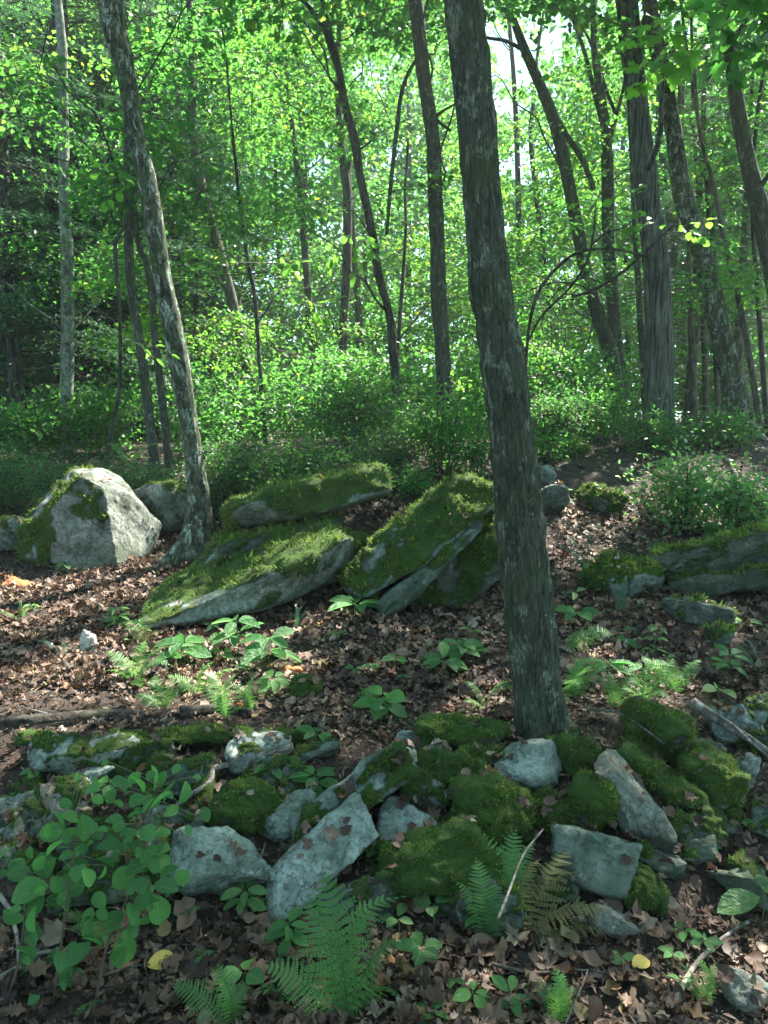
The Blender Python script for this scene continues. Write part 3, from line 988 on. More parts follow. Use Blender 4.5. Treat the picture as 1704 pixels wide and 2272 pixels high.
rock('small pale ledge of stone high on the bank beside the trunk', 1210, 1055, 46, 40, 30, .0, 'rock_pale', 1.0, 89, name='stone')
rock('yellow-green mossy stone at the crest of the bank', 1272, 1000, 70, 30, 0, .7, 'rock', 1.0, 90, name='stone')

# ---------------------------------------------------------------- trees: trunks
MARKS = [(14, 'dark trunk by the left edge'), (150, 'pale smooth trunk'), (288, 'brown slender trunk'), (359, 'lichened leaning trunk'), (500, 'brownish leaning trunk'), (558, 'dark sapling pole'), (680, 'distant straight trunk'),
         (769, 'kinked trunk'), (838, 'forked dark trunk'), (973, 'tall grey trunk'), (1085, 'stout trunk'), (1301, 'leaning smooth trunk'), (1355, 'upright branching trunk'), (1457, 'shaggy trunk'), (1567, 'mottled trunk')]
FAR = []       # (px, root, kind phrase) waiting for a label of their own


def label_far():
    bins = {}
    for px, root, what in FAR:
        k = sum(1 for m_ in MARKS if m_[0] < px)
        bins.setdefault((what, k), []).append((px, root))
    for (what, k), v in bins.items():
        v.sort(key=lambda q: q[0])
        where = 'left of the ' + MARKS[0][1] if k == 0 else ('right of the ' + MARKS[-1][1] if k == len(MARKS) else 'between the ' + MARKS[k - 1][1] + ' and the ' + MARKS[k][1])
        for q, (px, root) in enumerate(v):
            where = where.replace('between the ', 'between ').replace(' and the ', ' and ')
            o = '' if len(v) == 1 else (['left', 'right'] if len(v) == 2 else ['first', 'second', 'third', 'fourth', 'fifth', 'sixth', 'seventh'])[min(q, 6)] + ' '
            root['label'] = o + what + ' ' + where


TREES = []     # dict(root, path, rad, H, x, y)


def bark_disp(amp, k, vf, seed, lumps=.04):
    def f(th, s, rr):
        r0 = rr
        P = np.stack([np.cos(th) * k, np.sin(th) * k, s * vf], -1)
        Pl = np.stack([np.cos(th), np.sin(th), s * 1.4], -1)
        rid = 1 - np.abs(noise(P + .35 * np.stack([noise(P, .5, 3), noise(P, .5, 4), 0 * s], -1), 1, seed)) * 2
        fine = noise(P, 2.7, seed + 1)
        flr = np.clip(1 - s / .38, 0, 1) ** 2 * r0 * .9 * np.maximum(0, noise(np.stack([np.cos(th) * 1.6, np.sin(th) * 1.6, 0 * s], -1), 1, seed + 9) + .15)
        return flr + amp * (np.clip(rid, -.6, .6) * -1 + .35 * fine) + r0 * lumps * noise(Pl, 1, seed + 5)
    return f


def flare(base, d, rad):
    return rad


def make_tree(label, pts, Y, bark, H=13, sides=12, group=None, flare_k=1.35, disp=None, n=None, name='tree', cat='tree', shift=0, base_ext=True, lean_keep=.6, extra=None, mesh_ref=None, topr=.03):
    """pts: (px, py, width) from top to base or base to top; Y distance"""
    pts = sorted(pts, key=lambda q: -q[1])
    P = [at(a, b, Y) for a, b, c in pts]
    Rr = [c * mpp(p) / 2 for (a, b, c), p in zip(pts, P)]
    # down to the ground
    b0 = P[0]
    d = unit(P[0] - P[1])
    g = hgt(b0[0], b0[1])
    if b0[2] > g - .05:
        k = (b0[2] - g + .12) / max(-d[2], .3)
        nb = b0 + d * k * .999
        nb[2] = hgt(nb[0], nb[1]) - .1
        P = [nb] + P
        Rr = [Rr[0] * (1.12 if k < .3 else 1.22)] + Rr
    # flare at the root
    P0, P1 = P[0], P[1]
    L01 = np.linalg.norm(P1 - P0)
    if L01 > .5:
        u_ = unit(P1 - P0)
        P.insert(1, P0 + u_ * .32); Rr.insert(1, Rr[0] * 1.02)
        Rr[0] *= flare_k
    else:
        Rr[0] *= max(1.0, flare_k * .85)
    # up to the top
    t = P[-1]
    d = unit(P[-1] - P[-2]) if len(P) > 1 else np.array([0, 0, 1.])
    r0 = Rr[-1]
    z0 = t[2]
    if z0 < H:
        k = 4
        cur = t.copy()
        dd = d.copy()
        for q in range(k):
            dd = unit(dd * lean_keep + np.array([rng.normal(0, .08), rng.normal(0, .08), 1 - lean_keep + .2]))
            cur = cur + dd * (H - z0) / k / max(dd[2], .5)
            P.append(cur.copy())
            Rr.append(r0 * (1 - (q + 1) / k) + topr * (q + 1) / k)
    P = np.array(P); Rr = np.array(Rr)
    base = np.array([P[0][0], P[0][1], hgt(P[0][0], P[0][1])])
    root = empty(name, base, label, cat, group)
    V_, F_ = tube(P - base, Rr, sides, n or len(P) * 7, disp)
    tr = obj('trunk', mesh('trunk', V_, F_, True), M[bark], root)
    T = dict(root=root, base=base, P=P, R=Rr, H=H, bark=bark, trunk=tr, sprays=[])
    TREES.append(T)
    if extra:
        for e in extra:     # extra limbs given in pixels (bottom to top)
            e = sorted(e, key=lambda q: -q[1])
            EP = np.array([at(a, b, Y + .02 * i_) for i_, (a, b, c) in enumerate(e)])
            ER = np.array([c * mpp(p_) / 2 for (a, b, c), p_ in zip(e, EP)])
            V_, F_ = tube(EP - base, ER, 8, len(e) * 6)
            obj('branch', mesh('branch', V_, F_, True), M[bark], root)
    return T


main = make_tree('stout furrowed trunk with pale lichen flecks rising from behind the stone wall right of centre',
                 [(1200, 1633, 138), (1199, 1590, 120), (1189, 1490, 112), (1171, 1335, 112), (1140, 1027, 101), (1123, 860, 97), (1102, 719, 92), (1088, 640, 94), (1082, 590, 92), (1060, 308, 85), (1029, 0, 86)],
                 3.85, 'bark_main', 14, sides=150, n=620, flare_k=1.2, disp=bark_disp(.011, 6.0, 6, 2, .05), lean_keep=.8)
# knot on the left side of the main trunk
kb = at(1052, 625, 3.85)
Vk, Fk = ICO[4]
Vk = Vk * np.array([.035, .05, .065]) * (1 + .12 * noise(Vk, 2, 3))[:, None]
obj('knot', mesh('knot', Vk + (kb + np.array([.018, -.02, 0])) - main['base'], Fk, True), M['bark_main'], main['root'])

make_tree('slim leaning trunk crusted with lichen and moss beside the pale angular boulder',
          [(248, 0, 56), (277, 154, 43), (305, 308, 39), (328, 411, 41), (359, 605, 40), (389, 759, 44), (414, 913, 42), (432, 1037, 44), (442, 1114, 52), (438, 1190, 74), (428, 1240, 100)],
          7.5, 'bark_moss', 13, sides=48, n=320, flare_k=1.25, disp=bark_disp(.006, 4, 4, 5, .12))
make_tree('pale smooth grey-green trunk standing straight at the far left',
          [(138, 100, 20), (139, 180, 22), (143, 400, 24), (150, 605, 28), (149, 811, 29), (145, 990, 32)], 13.5, 'bark_pale', 14, sides=14, n=90, disp=bark_disp(.006, 2, 2, 7, .06))
make_tree('straight dark trunk tucked just left of the pale smooth trunk',
          [(118, 300, 18), (118, 400, 20), (121, 605, 21), (129, 913, 20), (130, 960, 22)], 17, 'bark_dark', 15)
make_tree('brown slender trunk immediately left of the lichened leaning trunk',
          [(280, 250, 12), (283, 400, 19), (288, 605, 20), (300, 700, 20), (318, 811, 20), (339, 990, 22)], 10.5, 'bark_grey', 10, sides=20, n=110, disp=bark_disp(.004, 3, 4, 9, .1))
make_tree('thin crooked stem passing close behind the lichened leaning trunk',
          [(300, 470, 12), (305, 528, 14), (326, 590, 15), (335, 640, 15), (345, 759, 17), (363, 913, 18), (371, 990, 19)], 10.8, 'bark_grey', 8, sides=12, disp=bark_disp(.004, 3, 4, 12, .1))
make_tree('very thin wavy stem with a hooked top left of the brown slender trunk',
          [(280, 500, 7), (262, 525, 8), (255, 560, 9), (264, 657, 9), (267, 759, 8), (264, 862, 9), (246, 965, 9)], 10.2, 'bark_dark', 3.4, sides=8, topr=.01)
make_tree('brownish trunk leaning left behind the shrubs left of centre',
          [(424, 250, 18), (428, 287, 20), (446, 411, 24), (486, 554, 24), (525, 708, 24), (546, 800, 26)], 16, 'bark_brown', 14, sides=16, disp=bark_disp(.008, 3, 3, 15, .05))
make_tree('dark pole-thin sapling trunk just right of the brownish leaning trunk',
          [(512, 250, 5), (518, 318, 7), (534, 462, 8), (552, 590, 9), (565, 657, 9), (575, 790, 9)], 14, 'bark_dark', 11, sides=8, topr=.012)
make_tree('distant straight grey trunk left of the forked dark trunk',
          [(655, 330, 13), (666, 426, 15), (680, 605, 16), (693, 785, 17)], 22, 'bark_grey', 14)
make_tree('distant kinked trunk seen directly left of the forked dark trunk',
          [(752, 257, 14), (765, 385, 20), (771, 440, 20), (769, 605, 20), (763, 700, 19), (760, 800, 18)], 19, 'bark_dark', 14, extra=[[(768, 400, 9), (780, 340, 7), (790, 250, 5)]])
make_tree('short distant trunk under the crook of the forked dark trunk',
          [(778, 440, 12), (785, 560, 14), (793, 640, 15), (799, 800, 15)], 21, 'bark_grey', 12)
make_tree('dark sinuous trunk that forks near the top of the photo at centre left',
          [(715, 0, 12), (729, 77, 20), (752, 154, 17), (765, 231, 18), (786, 308, 20), (798, 385, 19), (814, 462, 20), (830, 539, 20), (842, 616, 20), (862, 690, 18), (872, 780, 20)], 12.5, 'bark_dark', 12, sides=14, n=120,
          disp=bark_disp(.005, 3, 4, 21, .08), extra=[[(673, 0, 9), (700, 35, 12), (729, 80, 14)]])
make_tree('tall grey trunk left of the stout furrowed trunk at centre',
          [(923, 0, 31), (938, 154, 31), (960, 308, 32), (967, 462, 34), (971, 554, 34), (974, 657, 35), (983, 800, 34)], 12.5, 'bark_grey', 15, sides=32, n=200,
          disp=bark_disp(.010, 5, 3.5, 23, .05), extra=[[(968, 260, 8), (1000, 290, 6), (1010, 230, 4)], [(935, 110, 7), (895, 190, 9), (880, 290, 10), (868, 400, 9), (858, 520, 7)]])
make_tree('leaning smooth trunk with long limbs behind the bright gap right of the stout trunk',
          [(1128, 0, 14), (1160, 100, 20), (1205, 205, 24), (1240, 308, 27), (1274, 470, 28), (1301, 605, 30), (1330, 708, 32), (1358, 800, 32), (1378, 940, 36)], 15.2, 'bark_grey', 15, sides=20, n=160,
          disp=bark_disp(.006, 3, 3, 27, .04), extra=[[(1160, 110, 10), (1120, 90, 8), (1075, 82, 7), (1000, 50, 5)], [(1105, 0, 8), (1140, 55, 9), (1165, 105, 10)], [(1212, 215, 13), (1250, 290, 14), (1290, 350, 13), (1318, 420, 12)]])
make_tree('upright trunk branching high up between the leaning smooth trunk and the shaggy one',
          [(1318, 100, 14), (1330, 190, 20), (1343, 290, 23), (1349, 400, 28), (1351, 554, 30), (1363, 708, 30), (1370, 836, 38), (1387, 975, 44)], 16, 'bark_grey', 15, sides=20, n=140,
          disp=bark_disp(.006, 3, 3, 31, .05), extra=[[(1345, 300, 14), (1320, 210, 11), (1298, 120, 9), (1270, 40, 8)], [(1350, 300, 11), (1372, 240, 8), (1390, 160, 6), (1400, 60, 5)], [(1240, 20, 5), (1290, 60, 5), (1320, 120, 7), (1345, 200, 8), (1365, 260, 8), (1350, 320, 9)]])
make_tree('thick straight trunk with shaggy strips of grey bark in the right third',
          [(1389, 0, 46), (1405, 154, 45), (1423, 308, 50), (1440, 462, 53), (1453, 554, 57), (1461, 708, 59), (1463, 862, 63), (1465, 965, 68)], 11, 'bark_shag', 16, sides=90, n=420, disp=bark_disp(.016, 5.5, 1.6, 35, .04), flare_k=1.1)
make_tree('leaning mottled trunk right of the shaggy trunk',
          [(1440, 0, 32), (1471, 170, 36), (1497, 308, 37), (1515, 430, 41), (1556, 554, 43), (1592, 708, 44), (1628, 862, 50), (1655, 985, 56)], 12.5, 'bark_moss', 15, sides=32, n=200, disp=bark_disp(.006, 3, 3, 37, .05))
make_tree('leaning grey trunk running out of the right edge of the photo',
          [(1605, 0, 24), (1620, 120, 27), (1640, 257, 32), (1662, 370, 35), (1690, 480, 42), (1725, 640, 46), (1760, 850, 50)], 12.0, 'bark_grey', 15, sides=28, n=160, disp=bark_disp(.006, 4, 3, 39, .05))
make_tree('long thin brown stem leaning between the mottled trunk and the right edge',
          [(1560, 330, 8), (1581, 400, 10), (1612, 554, 12), (1648, 708, 13), (1674, 862, 14), (1694, 1000, 15)], 13.5, 'bark_brown', 11, sides=8, topr=.015)
make_tree('thin dark stem rising behind the mottled trunk',
          [(1555, 320, 7), (1566, 400, 9), (1577, 554, 9), (1583, 700, 9)], 16, 'bark_dark', 12, sides=8)
make_tree('reddish brown straight pole standing in the pale thicket right of the shaggy trunk',
          [(1530, 600, 12), (1537, 836, 16), (1543, 1000, 19)], 16.5, 'bark_brown', 10)
make_tree('second brown pole close beside the reddish one in the pale thicket',
          [(1556, 620, 10), (1564, 836, 13), (1570, 1000, 15)], 18, 'bark_brown', 10)
make_tree('slim brown pole left of the foot of the mottled trunk',
          [(1585, 560, 8), (1599, 785, 11), (1612, 1000, 12)], 17, 'bark_brown', 10)
make_tree('slender trunk almost touching the left side of the shaggy trunk',
          [(1405, 440, 10), (1413, 580, 13), (1420, 700, 14), (1426, 800, 14)], 18, 'bark_grey', 13)
make_tree('dark slim trunk at the extreme right edge in the thicket',
          [(1668, 450, 8), (1680, 640, 10), (1695, 850, 12), (1705, 1000, 13)], 15, 'bark_dark', 12)
make_tree('thin grey sapling trunk left of the tall grey centre trunk',
          [(900, 520, 7), (892, 640, 8), (884, 760, 9)], 17, 'bark_dark', 8, sides=8)
make_tree('narrow dark trunk in the gloom near the left edge',
          [(10, 350, 13), (14, 605, 15), (16, 900, 16)], 18, 'bark_dark', 14)
make_tree('faint trunk in the gloom between the pale trunk and the wavy stem',
          [(212, 430, 12), (222, 650, 14), (226, 900, 15)], 21, 'bark_dark', 14)
make_tree('faint slim trunk between the crooked stem and the brownish leaning trunk',
          [(433, 560, 10), (436, 700, 12), (440, 830, 12)], 20, 'bark_dark', 13)
# farther trunks nobody could single out
for k in range(0, 34, 2):
    px = [60, 190, 250, 390, 470, 600, 625, 735, 820, 850, 905, 1010, 1160, 1195, 1230, 1290, 1395, 1500, 1520, 1640, 1660, 90, 330, 560, 700, 1250, 1430, 1590, -60, -150, 1780, 1850, 410, 1120][k]
    if not -20 < px < 1720:
        continue
    Y = 24 + 18 * rng.random()
    lean = rng.normal(-25, 18)
    wp = rng.uniform(.14, .34) * FPX / Y
    T_ = make_tree('slender far trunk half veiled by leaves in the background', [(px + lean, 300, wp * .75), (px + lean * .4, 600, wp * .9), (px, 850, wp)], Y, random.choice(['bark_grey', 'bark_dark', 'bark_brown', 'bark_grey']), 16 + 6 * rng.random(),
              sides=8, group='far trunks veiled by leaves', n=16)
    FAR.append((px, T_['root'], 'leaf-veiled far trunk'))

# ---------------------------------------------------------------- sprays of leaves
def add_spray(c, d, L, n, ll, mat, T=None):
    if T is None:
        best, bd = None, 1e9
        for q in TREES:
            if q['H'] < c[2] * .8 or q.get('hem'):
                continue
            # nearest point of the trunk at about that height
            ax = np.interp(c[2] * .8, q['P'][:, 2], q['P'][:, 0])
            ay = np.interp(c[2] * .8, q['P'][:, 2], q['P'][:, 1])
            dd = math.hypot(ax - c[0], ay - c[1])
            if dd < bd:
                best, bd = q, dd
        T = best
    T['sprays'].append((c, d, L, n, ll, mat))


def rdir():
    a = rng.random() * 2 * math.pi
    return np.array([math.cos(a), math.sin(a), rng.normal(0, .12)])


def fill(npx_, Y0, Y1, L0, L1, n, ll, mats, pxr=(-120, 1820), pyr=(-60, 820), reject=None):
    for k in range(int(npx_ / 3.7)):
        px, py, Y = rng.uniform(*pxr), rng.uniform(*pyr), rng.uniform(Y0, Y1)
        if reject and reject(px, py, Y):
            continue
        c = at(px, py, Y)
        if c[2] < hgt(c[0], c[1]) + .5:
            continue
        mt_ = random.choice(mats)
        a0 = rng.random() * 6.28
        for q in range(4):
            a_ = a0 + rng.normal(0, .9)
            rr_ = rng.uniform(0, 1.1) * L1
            c2 = c + np.array([math.cos(a_) * rr_, math.sin(a_) * rr_, rng.normal(0, .13) * L1])
            dd_ = np.array([math.cos(a0 + rng.normal(0, .6)), math.sin(a0 + rng.normal(0, .6)), rng.normal(0, .08)])
            add_spray(c2, dd_, rng.uniform(L0, L1), n, ll, mt_ if rng.random() < .8 else random.choice(mats))


def gloom(px, py, Y):
    # the hemlock stand at the left carries few broad leaves
    return px < 520 and py > 330 and Y > 11 and rng.random() < .5


def paler(px, py, Y):
    return px > 1460 and py > 520 and rng.random() < .6


rj = lambda a, b, c: gloom(a, b, c) or paler(a, b, c)
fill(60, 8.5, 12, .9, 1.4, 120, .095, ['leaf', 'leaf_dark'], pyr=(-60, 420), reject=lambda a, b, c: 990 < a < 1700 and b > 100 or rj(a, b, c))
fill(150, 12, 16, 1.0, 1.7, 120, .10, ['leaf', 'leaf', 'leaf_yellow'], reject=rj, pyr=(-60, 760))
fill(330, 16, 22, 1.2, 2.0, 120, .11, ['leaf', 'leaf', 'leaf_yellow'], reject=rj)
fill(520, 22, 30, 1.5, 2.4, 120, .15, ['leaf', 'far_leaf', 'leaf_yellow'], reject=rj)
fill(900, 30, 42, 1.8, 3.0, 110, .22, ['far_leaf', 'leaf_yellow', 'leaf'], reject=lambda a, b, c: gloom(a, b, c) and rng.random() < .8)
# denser low understory band
fill(120, 12, 20, .8, 1.4, 130, .085, ['leaf', 'leaf_yellow'], pxr=(420, 1420), pyr=(600, 850))
# unseen roof of leaves, added above the picture to shade the wall and the litter
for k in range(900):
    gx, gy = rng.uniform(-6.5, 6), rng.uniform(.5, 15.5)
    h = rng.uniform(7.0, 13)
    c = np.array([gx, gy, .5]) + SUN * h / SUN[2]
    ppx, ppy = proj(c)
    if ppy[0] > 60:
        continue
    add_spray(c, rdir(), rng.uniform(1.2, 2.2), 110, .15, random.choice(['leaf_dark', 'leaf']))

for T in TREES:
    S = T['sprays']
    if not S:
        continue
    base = T['base']
    root = T['root']
    tw = Geo()
    for mat in sorted(set(s[5] for s in S)):
        g = Geo()
        for (c, d, L, n, ll, m_) in S:
            if m_ != mat:
                continue
            side = unit(np.cross([0, 0, 1], d))
            u = rng.random(n) ** .75
            v = (rng.random(n) * 2 - 1)
            w_ = rng.normal(0, .09, n) * L - .16 * L * u ** 2
            lat = v * .5 * L * (1.05 - .55 * u)
            # bunch leaves on side twigs
            kk = np.round(u * 5) / 5
            u2 = kk * .55 + u * .45
            pos = c + (u2 * L)[:, None] * d + lat[:, None] * side + w_[:, None] * np.array([0, 0, 1])
            dr = d * .7 + side * np.sign(v)[:, None] * .7 + rng.normal(0, .45, (n, 3)) + [0, 0, -.25]
            nr = np.array([0, 0, 1.]) + rng.normal(0, .5, (n, 3))
            km = keep_mask(pos)
            if km.sum() < 4:
                continue
            pos, dr, nr = pos[km], dr[km], nr[km]
            l_ = ll * rng.uniform(.65, 1.25, len(pos))
            V_, F_ = leaf_batch(pos, dr, nr, l_, l_ * .72, T_SIX if c[1] < 12.5 and c[2] < 8 else T_DIAMOND)
            g.add(V_, F_)
            e = c + d * L * .9 - np.array([0, 0, .14 * L])
            if km.mean() < .75:
                continue
            V_, F_ = seg_batch(c - d * L * .3, e, .008 + .0025 * L, .003)
            tw.add(V_, F_)
            f_ = np.array([.1, .3, .5, .7])
            A = c + d * L * f_[:, None] - np.array([0, 0, .14 * L]) * (f_ ** 2)[:, None]
            sg = np.array([1, -1, 1, -1])[:, None]
            B = A + (d * .6 + side * sg) * L * .4 * (1 - .4 * f_[:, None])
            V_, F_ = seg_batch(A, B, .005, .002)
            tw.add(V_, F_)
        if g.n:
            cr = obj('crown', g.mesh('crown', origin=base), M[mat], root)
    if tw.n:
        tag(obj('twig', tw.mesh('twig', origin=base), M['twig'], root), kind='stuff')
    # limbs from the trunk out to some of the sprays
    zmin = max(2.8, T['P'][0][2] + 2.2)
    cand = [s for s in S if s[0][2] > zmin]
    random.shuffle(cand)
    nb = 0
    for s in cand:
        c = s[0]
        zt = max(zmin, c[2] - (1.2 + .5 * rng.random()) * .5 * math.hypot(c[0] - base[0], c[1] - base[1]))
        zt = min(zt, T['H'] * .92)
        a = np.array([np.interp(zt, T['P'][:, 2], T['P'][:, k]) for k in range(3)])
        dist = np.linalg.norm(c - a)
        if dist < .6 or (T is TREES[1] and proj(a)[1][0] > 0) or dist > (3.2 if base[1] < 9 else 6) or (dist > 3 and proj(a)[1][0] > 60 and rng.random() < .5):
            continue
        r_ = np.interp(zt, T['P'][:, 2], T['R'])
        r0 = min(r_ * .4, .007 + .006 * dist)
        q = a * .45 + c * .55 + np.array([rng.normal(0, .12), rng.normal(0, .12), .12 * dist])
        kn = spline(np.array([a, q, c]), 9)
        kn[1:-1] += rng.normal(0, .022 * dist, (7, 3))
        V_, F_ = tube(kn - base, np.linspace(r0, .006, 9), 6, 22)
        obj('branch', mesh('branch', V_, F_, True), M[T['bark']], root)
        nb += 1
        if nb >= (7 if T['root'].get('group') is None else 3):
            break

# ---------------------------------------------------------------- hemlocks
def hemlock_meshes(seed, H=13, rad=2.6, low=.9, dens=1.0, dead=.25):
    r = np.random.default_rng(seed)
    g, b = Geo(), Geo()
    z = low
    while z < H - .3:
        nb = 3
        for q in range(nb):
            a = r.random() * 6.28
            L = rad * (1 - z / H) ** .7 * r.uniform(.6, 1.15) + .25
            d = np.array([math.cos(a), math.sin(a), 0])
            P0 = np.array([0, 0, z + r.normal(0, .08)])
            up = r.uniform(-.05, .18)
            P1 = P0 + d * L * .5 + [0, 0, up * L * .6]
            P2 = P0 + d * L + [0, 0, up * L * .4 - .18 * L]
            V_, F_ = tube(np.array([P0, P1, P2]), [.012 + .008 * L, .01, .003], 4, 7, cap=False)
            b.add(V_, F_)
            side = np.array([-d[1], d[0], 0])
            f_ = np.linspace(.25, .95, 7)
            cx = spline(np.array([P0, P1, P2]), 20)
            A = cx[(f_ * 19).astype(int)]
            sg = np.where(np.arange(7) % 2, 1, -1)[:, None]
            B = A + (d * .7 + side * sg) * L * .3 * (1.15 - f_[:, None]) + [0, 0, -.04]
            V_, F_ = seg_batch(A, B, .005, .002)
            b.add(V_, F_)
            if z < 3.2 and r.random() < dead:
                continue
            n = int(330 * dens * L / rad * 1.3) + 20
            u = r.random(n) ** .7
            v = r.random(n) * 2 - 1
            base_ = cx[(np.clip(u, 0, 1) * 19).astype(int)]
            pos = base_ + side * (v * .36 * L * (1.1 - .6 * u))[:, None] + d * (np.abs(v) * .15 * L)[:, None] + [0, 0, 1] * (r.normal(0, .03, n) - .06 * np.abs(v))[:, None]
            dr = d * .6 + side * np.sign(v)[:, None] * .8 + r.normal(0, .3, (n, 3)) + [0, 0, -.15]
            V_, F_ = leaf_batch(pos, dr, np.array([0, 0, 1.]) + r.normal(0, .3, (n, 3)), .11 * r.uniform(.6, 1.3, n), .03, T_DIAMOND)
            g.add(V_, F_)
        z += .26
    V_, F_ = tube(np.array([[0, 0, -.2], [0, 0, H * .5], [.1, 0, H]]), [.17, .1, .02], 10, 16)
    return mesh('trunk', V_, F_, True), b.mesh('branch', True), g.mesh('crown')


HM = [hemlock_meshes(1), hemlock_meshes(2, 12, 2.9), hemlock_meshes(3, 11, 2.2, .6, .35, .85)]
GH = 'hemlocks in the dim stand at the left'
for k, (px, Y, v, s, lab, grp) in enumerate([
        (40, 15, 0, 1.0, 'near hemlock with dark drooping needles at the left edge', None), (190, 17.5, 1, 1.05, 'hemlock with bare lower branches between the pale trunk and the leaning one', None),
        (320, 19, 0, 1.1, None, GH), (-60, 20, 1, 1.1, None, GH), (110, 23, 0, 1.2, None, GH), (255, 25, 1, 1.25, None, GH), (400, 21, 1, 1.1, 'dark hemlock behind the brownish leaning trunk', None),
        (-10, 28, 0, 1.3, None, GH), (470, 27, 0, 1.2, None, GH), (180, 30, 1, 1.4, None, GH), (360, 31, 0, 1.4, None, GH), (60, 34, 1, 1.5, None, GH),
        (1530, 17.5, 2, .8, 'sparse grey hemlock around the brown poles at the right', None), (1630, 19, 2, .9, 'sparse grey hemlock right of the mottled trunk', None), (1480, 22, 2, 1.0, 'sparse hemlock seen past the shaggy trunk', None),
        (1720, 22, 2, 1.0, 'sparse hemlock at the right edge thicket', None), (1580, 26, 2, 1.1, 'farthest sparse hemlock in the right thicket', None)]):
    p = at(px, 900, Y)
    p[2] = hgt(p[0], p[1])
    root = empty('hemlock_tree', p, lab or 'dark hemlock deep in the dim stand at the left', 'tree', grp)
    root.rotation_euler = (0, 0, rng.random() * 6.28)
    root.scale = (s, s, s)
    t_, b_, c_ = HM[v]
    if lab is None:
        FAR.append((px, root, 'dark far hemlock'))
    obj('trunk', t_, M['bark_dark'] if v < 2 else M['bark_brown'], root)
    tag(obj('branch', b_, M['bark_dark'] if v < 2 else M['deadwood'], root), kind='stuff')
    obj('crown', c_, M['hemlock'], root)

# ---------------------------------------------------------------- far wood
n = 120000
px = rng.uniform(-500, 2200, n); py = rng.uniform(-250, 905, n) ; Y = rng.uniform(44, 62, n)
d = np.stack([(px - 852) / FPX, np.ones(n) * 1, 0 * px], 1)
P = np.stack([(px - 852) / FPX * Y, Y, CAMZ + Y * np.tan(np.arctan((1136 - py) / FPX) - R(PITCH))], 1)
cl = fbm(np.stack([P[:, 0], P[:, 1] * .5, P[:, 2]], 1), .16, 3, 4)
k = (cl > -.6) & (P[:, 2] > 1.4) & (P[:, 2] < 34 + 5 * cl) & keep_mask(P)
P = P[k]; n = len(P)
V_, F_ = leaf_batch(P, rng.normal(0, 1, (n, 3)), np.array([0, -.4, 1]) + rng.normal(0, .5, (n, 3)), rng.uniform(.4, .8, n), rng.uniform(.3, .5, n), T_DIAMOND)
fw = obj('distant_wood', mesh('distant_wood', V_, F_), M['far_leaf'])
tag(fw, 'pale green mass of far-off woodland closing the view behind all trunks', 'woodland', kind='stuff')

# ---------------------------------------------------------------- shrubs
def shrub(label, px, Y, wp, hp, ns, nl, ll, mat='shrub', group=None, arch=.5, name='shrub', py=None, tpl=T_DIAMOND, wd=.65, clump=None, depth=.7, cat='shrub'):
    if py is not None:
        c = hit(px, py)
    else:
        c = at(px, 950, Y)
    c = np.array([c[0], c[1], hgt(c[0], c[1])])
    m = mpp(c)
    W, Hh = wp * m / 2, hp * m
    root = empty(name, c, label, cat, group)
    st, lf = Geo(), Geo()
    for k in range(ns):
        a = rng.random() * 6.28
        rr = math.sqrt(rng.random())
        tx, ty = W * rr * math.cos(a), W * depth * rr * math.sin(a)
        hh = Hh * rng.uniform(.45, 1.0) * (1 - .35 * rr * rr)
        b = np.array([tx * .25 + rng.normal(0, .05), ty * .25 + rng.normal(0, .05), 0])
        b[2] = hgt(c[0] + b[0], c[1] + b[1]) - c[2] - .03
        mid = np.array([tx * .6, ty * .6, hh * .75]) + rng.normal(0, .04, 3)
        tip = np.array([tx * 1.05, ty * 1.05, hh * (1 - arch * .25)]) + rng.normal(0, .05, 3)
        V_, F_ = tube(np.array([b, mid, tip]), [.007, .005, .002], 4, 7, cap=False)
        st.add(V_, F_)
        nn_ = int(nl / ns)
        u = rng.random(nn_) ** .6
        cx = spline(np.array([b, mid, tip]), 24)
        sp = .16 * W + .06
        off = rng.normal(0, 1, (nn_, 3)) * [sp, sp, sp * .6]
        pos = cx[(u * 23).astype(int)] + off
        # side twigs
        ks = rng.choice(nn_, max(2, nn_ // 10))
        V_, F_ = seg_batch(cx[(u[ks] * 23).astype(int)], pos[ks], .003, .0015)
        st.add(V_, F_)
        dr = unit(off + 1e-6) + rng.normal(0, .5, (nn_, 3)) + [0, 0, .1]
        kk = keep_mask(pos + c) | True
        l_ = ll * rng.uniform(.6, 1.25, nn_)
        V_, F_ = leaf_batch(pos, dr, np.array([0, -.1, 1]) + rng.normal(0, .5, (nn_, 3)), l_, l_ * wd, tpl)
        lf.add(V_, F_)
    tag(obj('stem', st.mesh('stem'), M['twig'], root), kind='stuff')
    tag(obj('foliage', lf.mesh('foliage'), M[mat], root), kind='stuff')
    return root


GB = 'dense shrubs along the far edge of the bank'
shrub('wide dark small-leaved bush right behind the upper slab', 640, 8.7, 340, 175, 40, 6500, .05, group=GB)
shrub('dark small-leaved bush between the leaning lichened trunk and the upper slab', 505, 9.0, 230, 200, 38, 6500, .042, group=GB)
shrub('tall small-leaved bush left of the leafy stems at the bank crest', 790, 10.2, 310, 200, 34, 4500, .062, group=GB)
shrub('low dark thicket between the pale angular boulder and the slim leaning trunk', 300, 9.4, 230, 130, 40, 5500, .04, group=GB)
shrub('dark undergrowth behind the top of the pale angular boulder', 150, 9.6, 260, 130, 40, 5500, .04, group=GB)
shrub('undergrowth at the left edge behind the low mossy boulder', -10, 9.8, 220, 150, 35, 4500, .045, group=GB)
shrub('leafy shrub with long pointed leaves left of the stout trunk on the crest', 985, 9.3, 200, 230, 26, 1300, .085, 'leaf', group=GB, tpl=T_LONG, wd=.36)
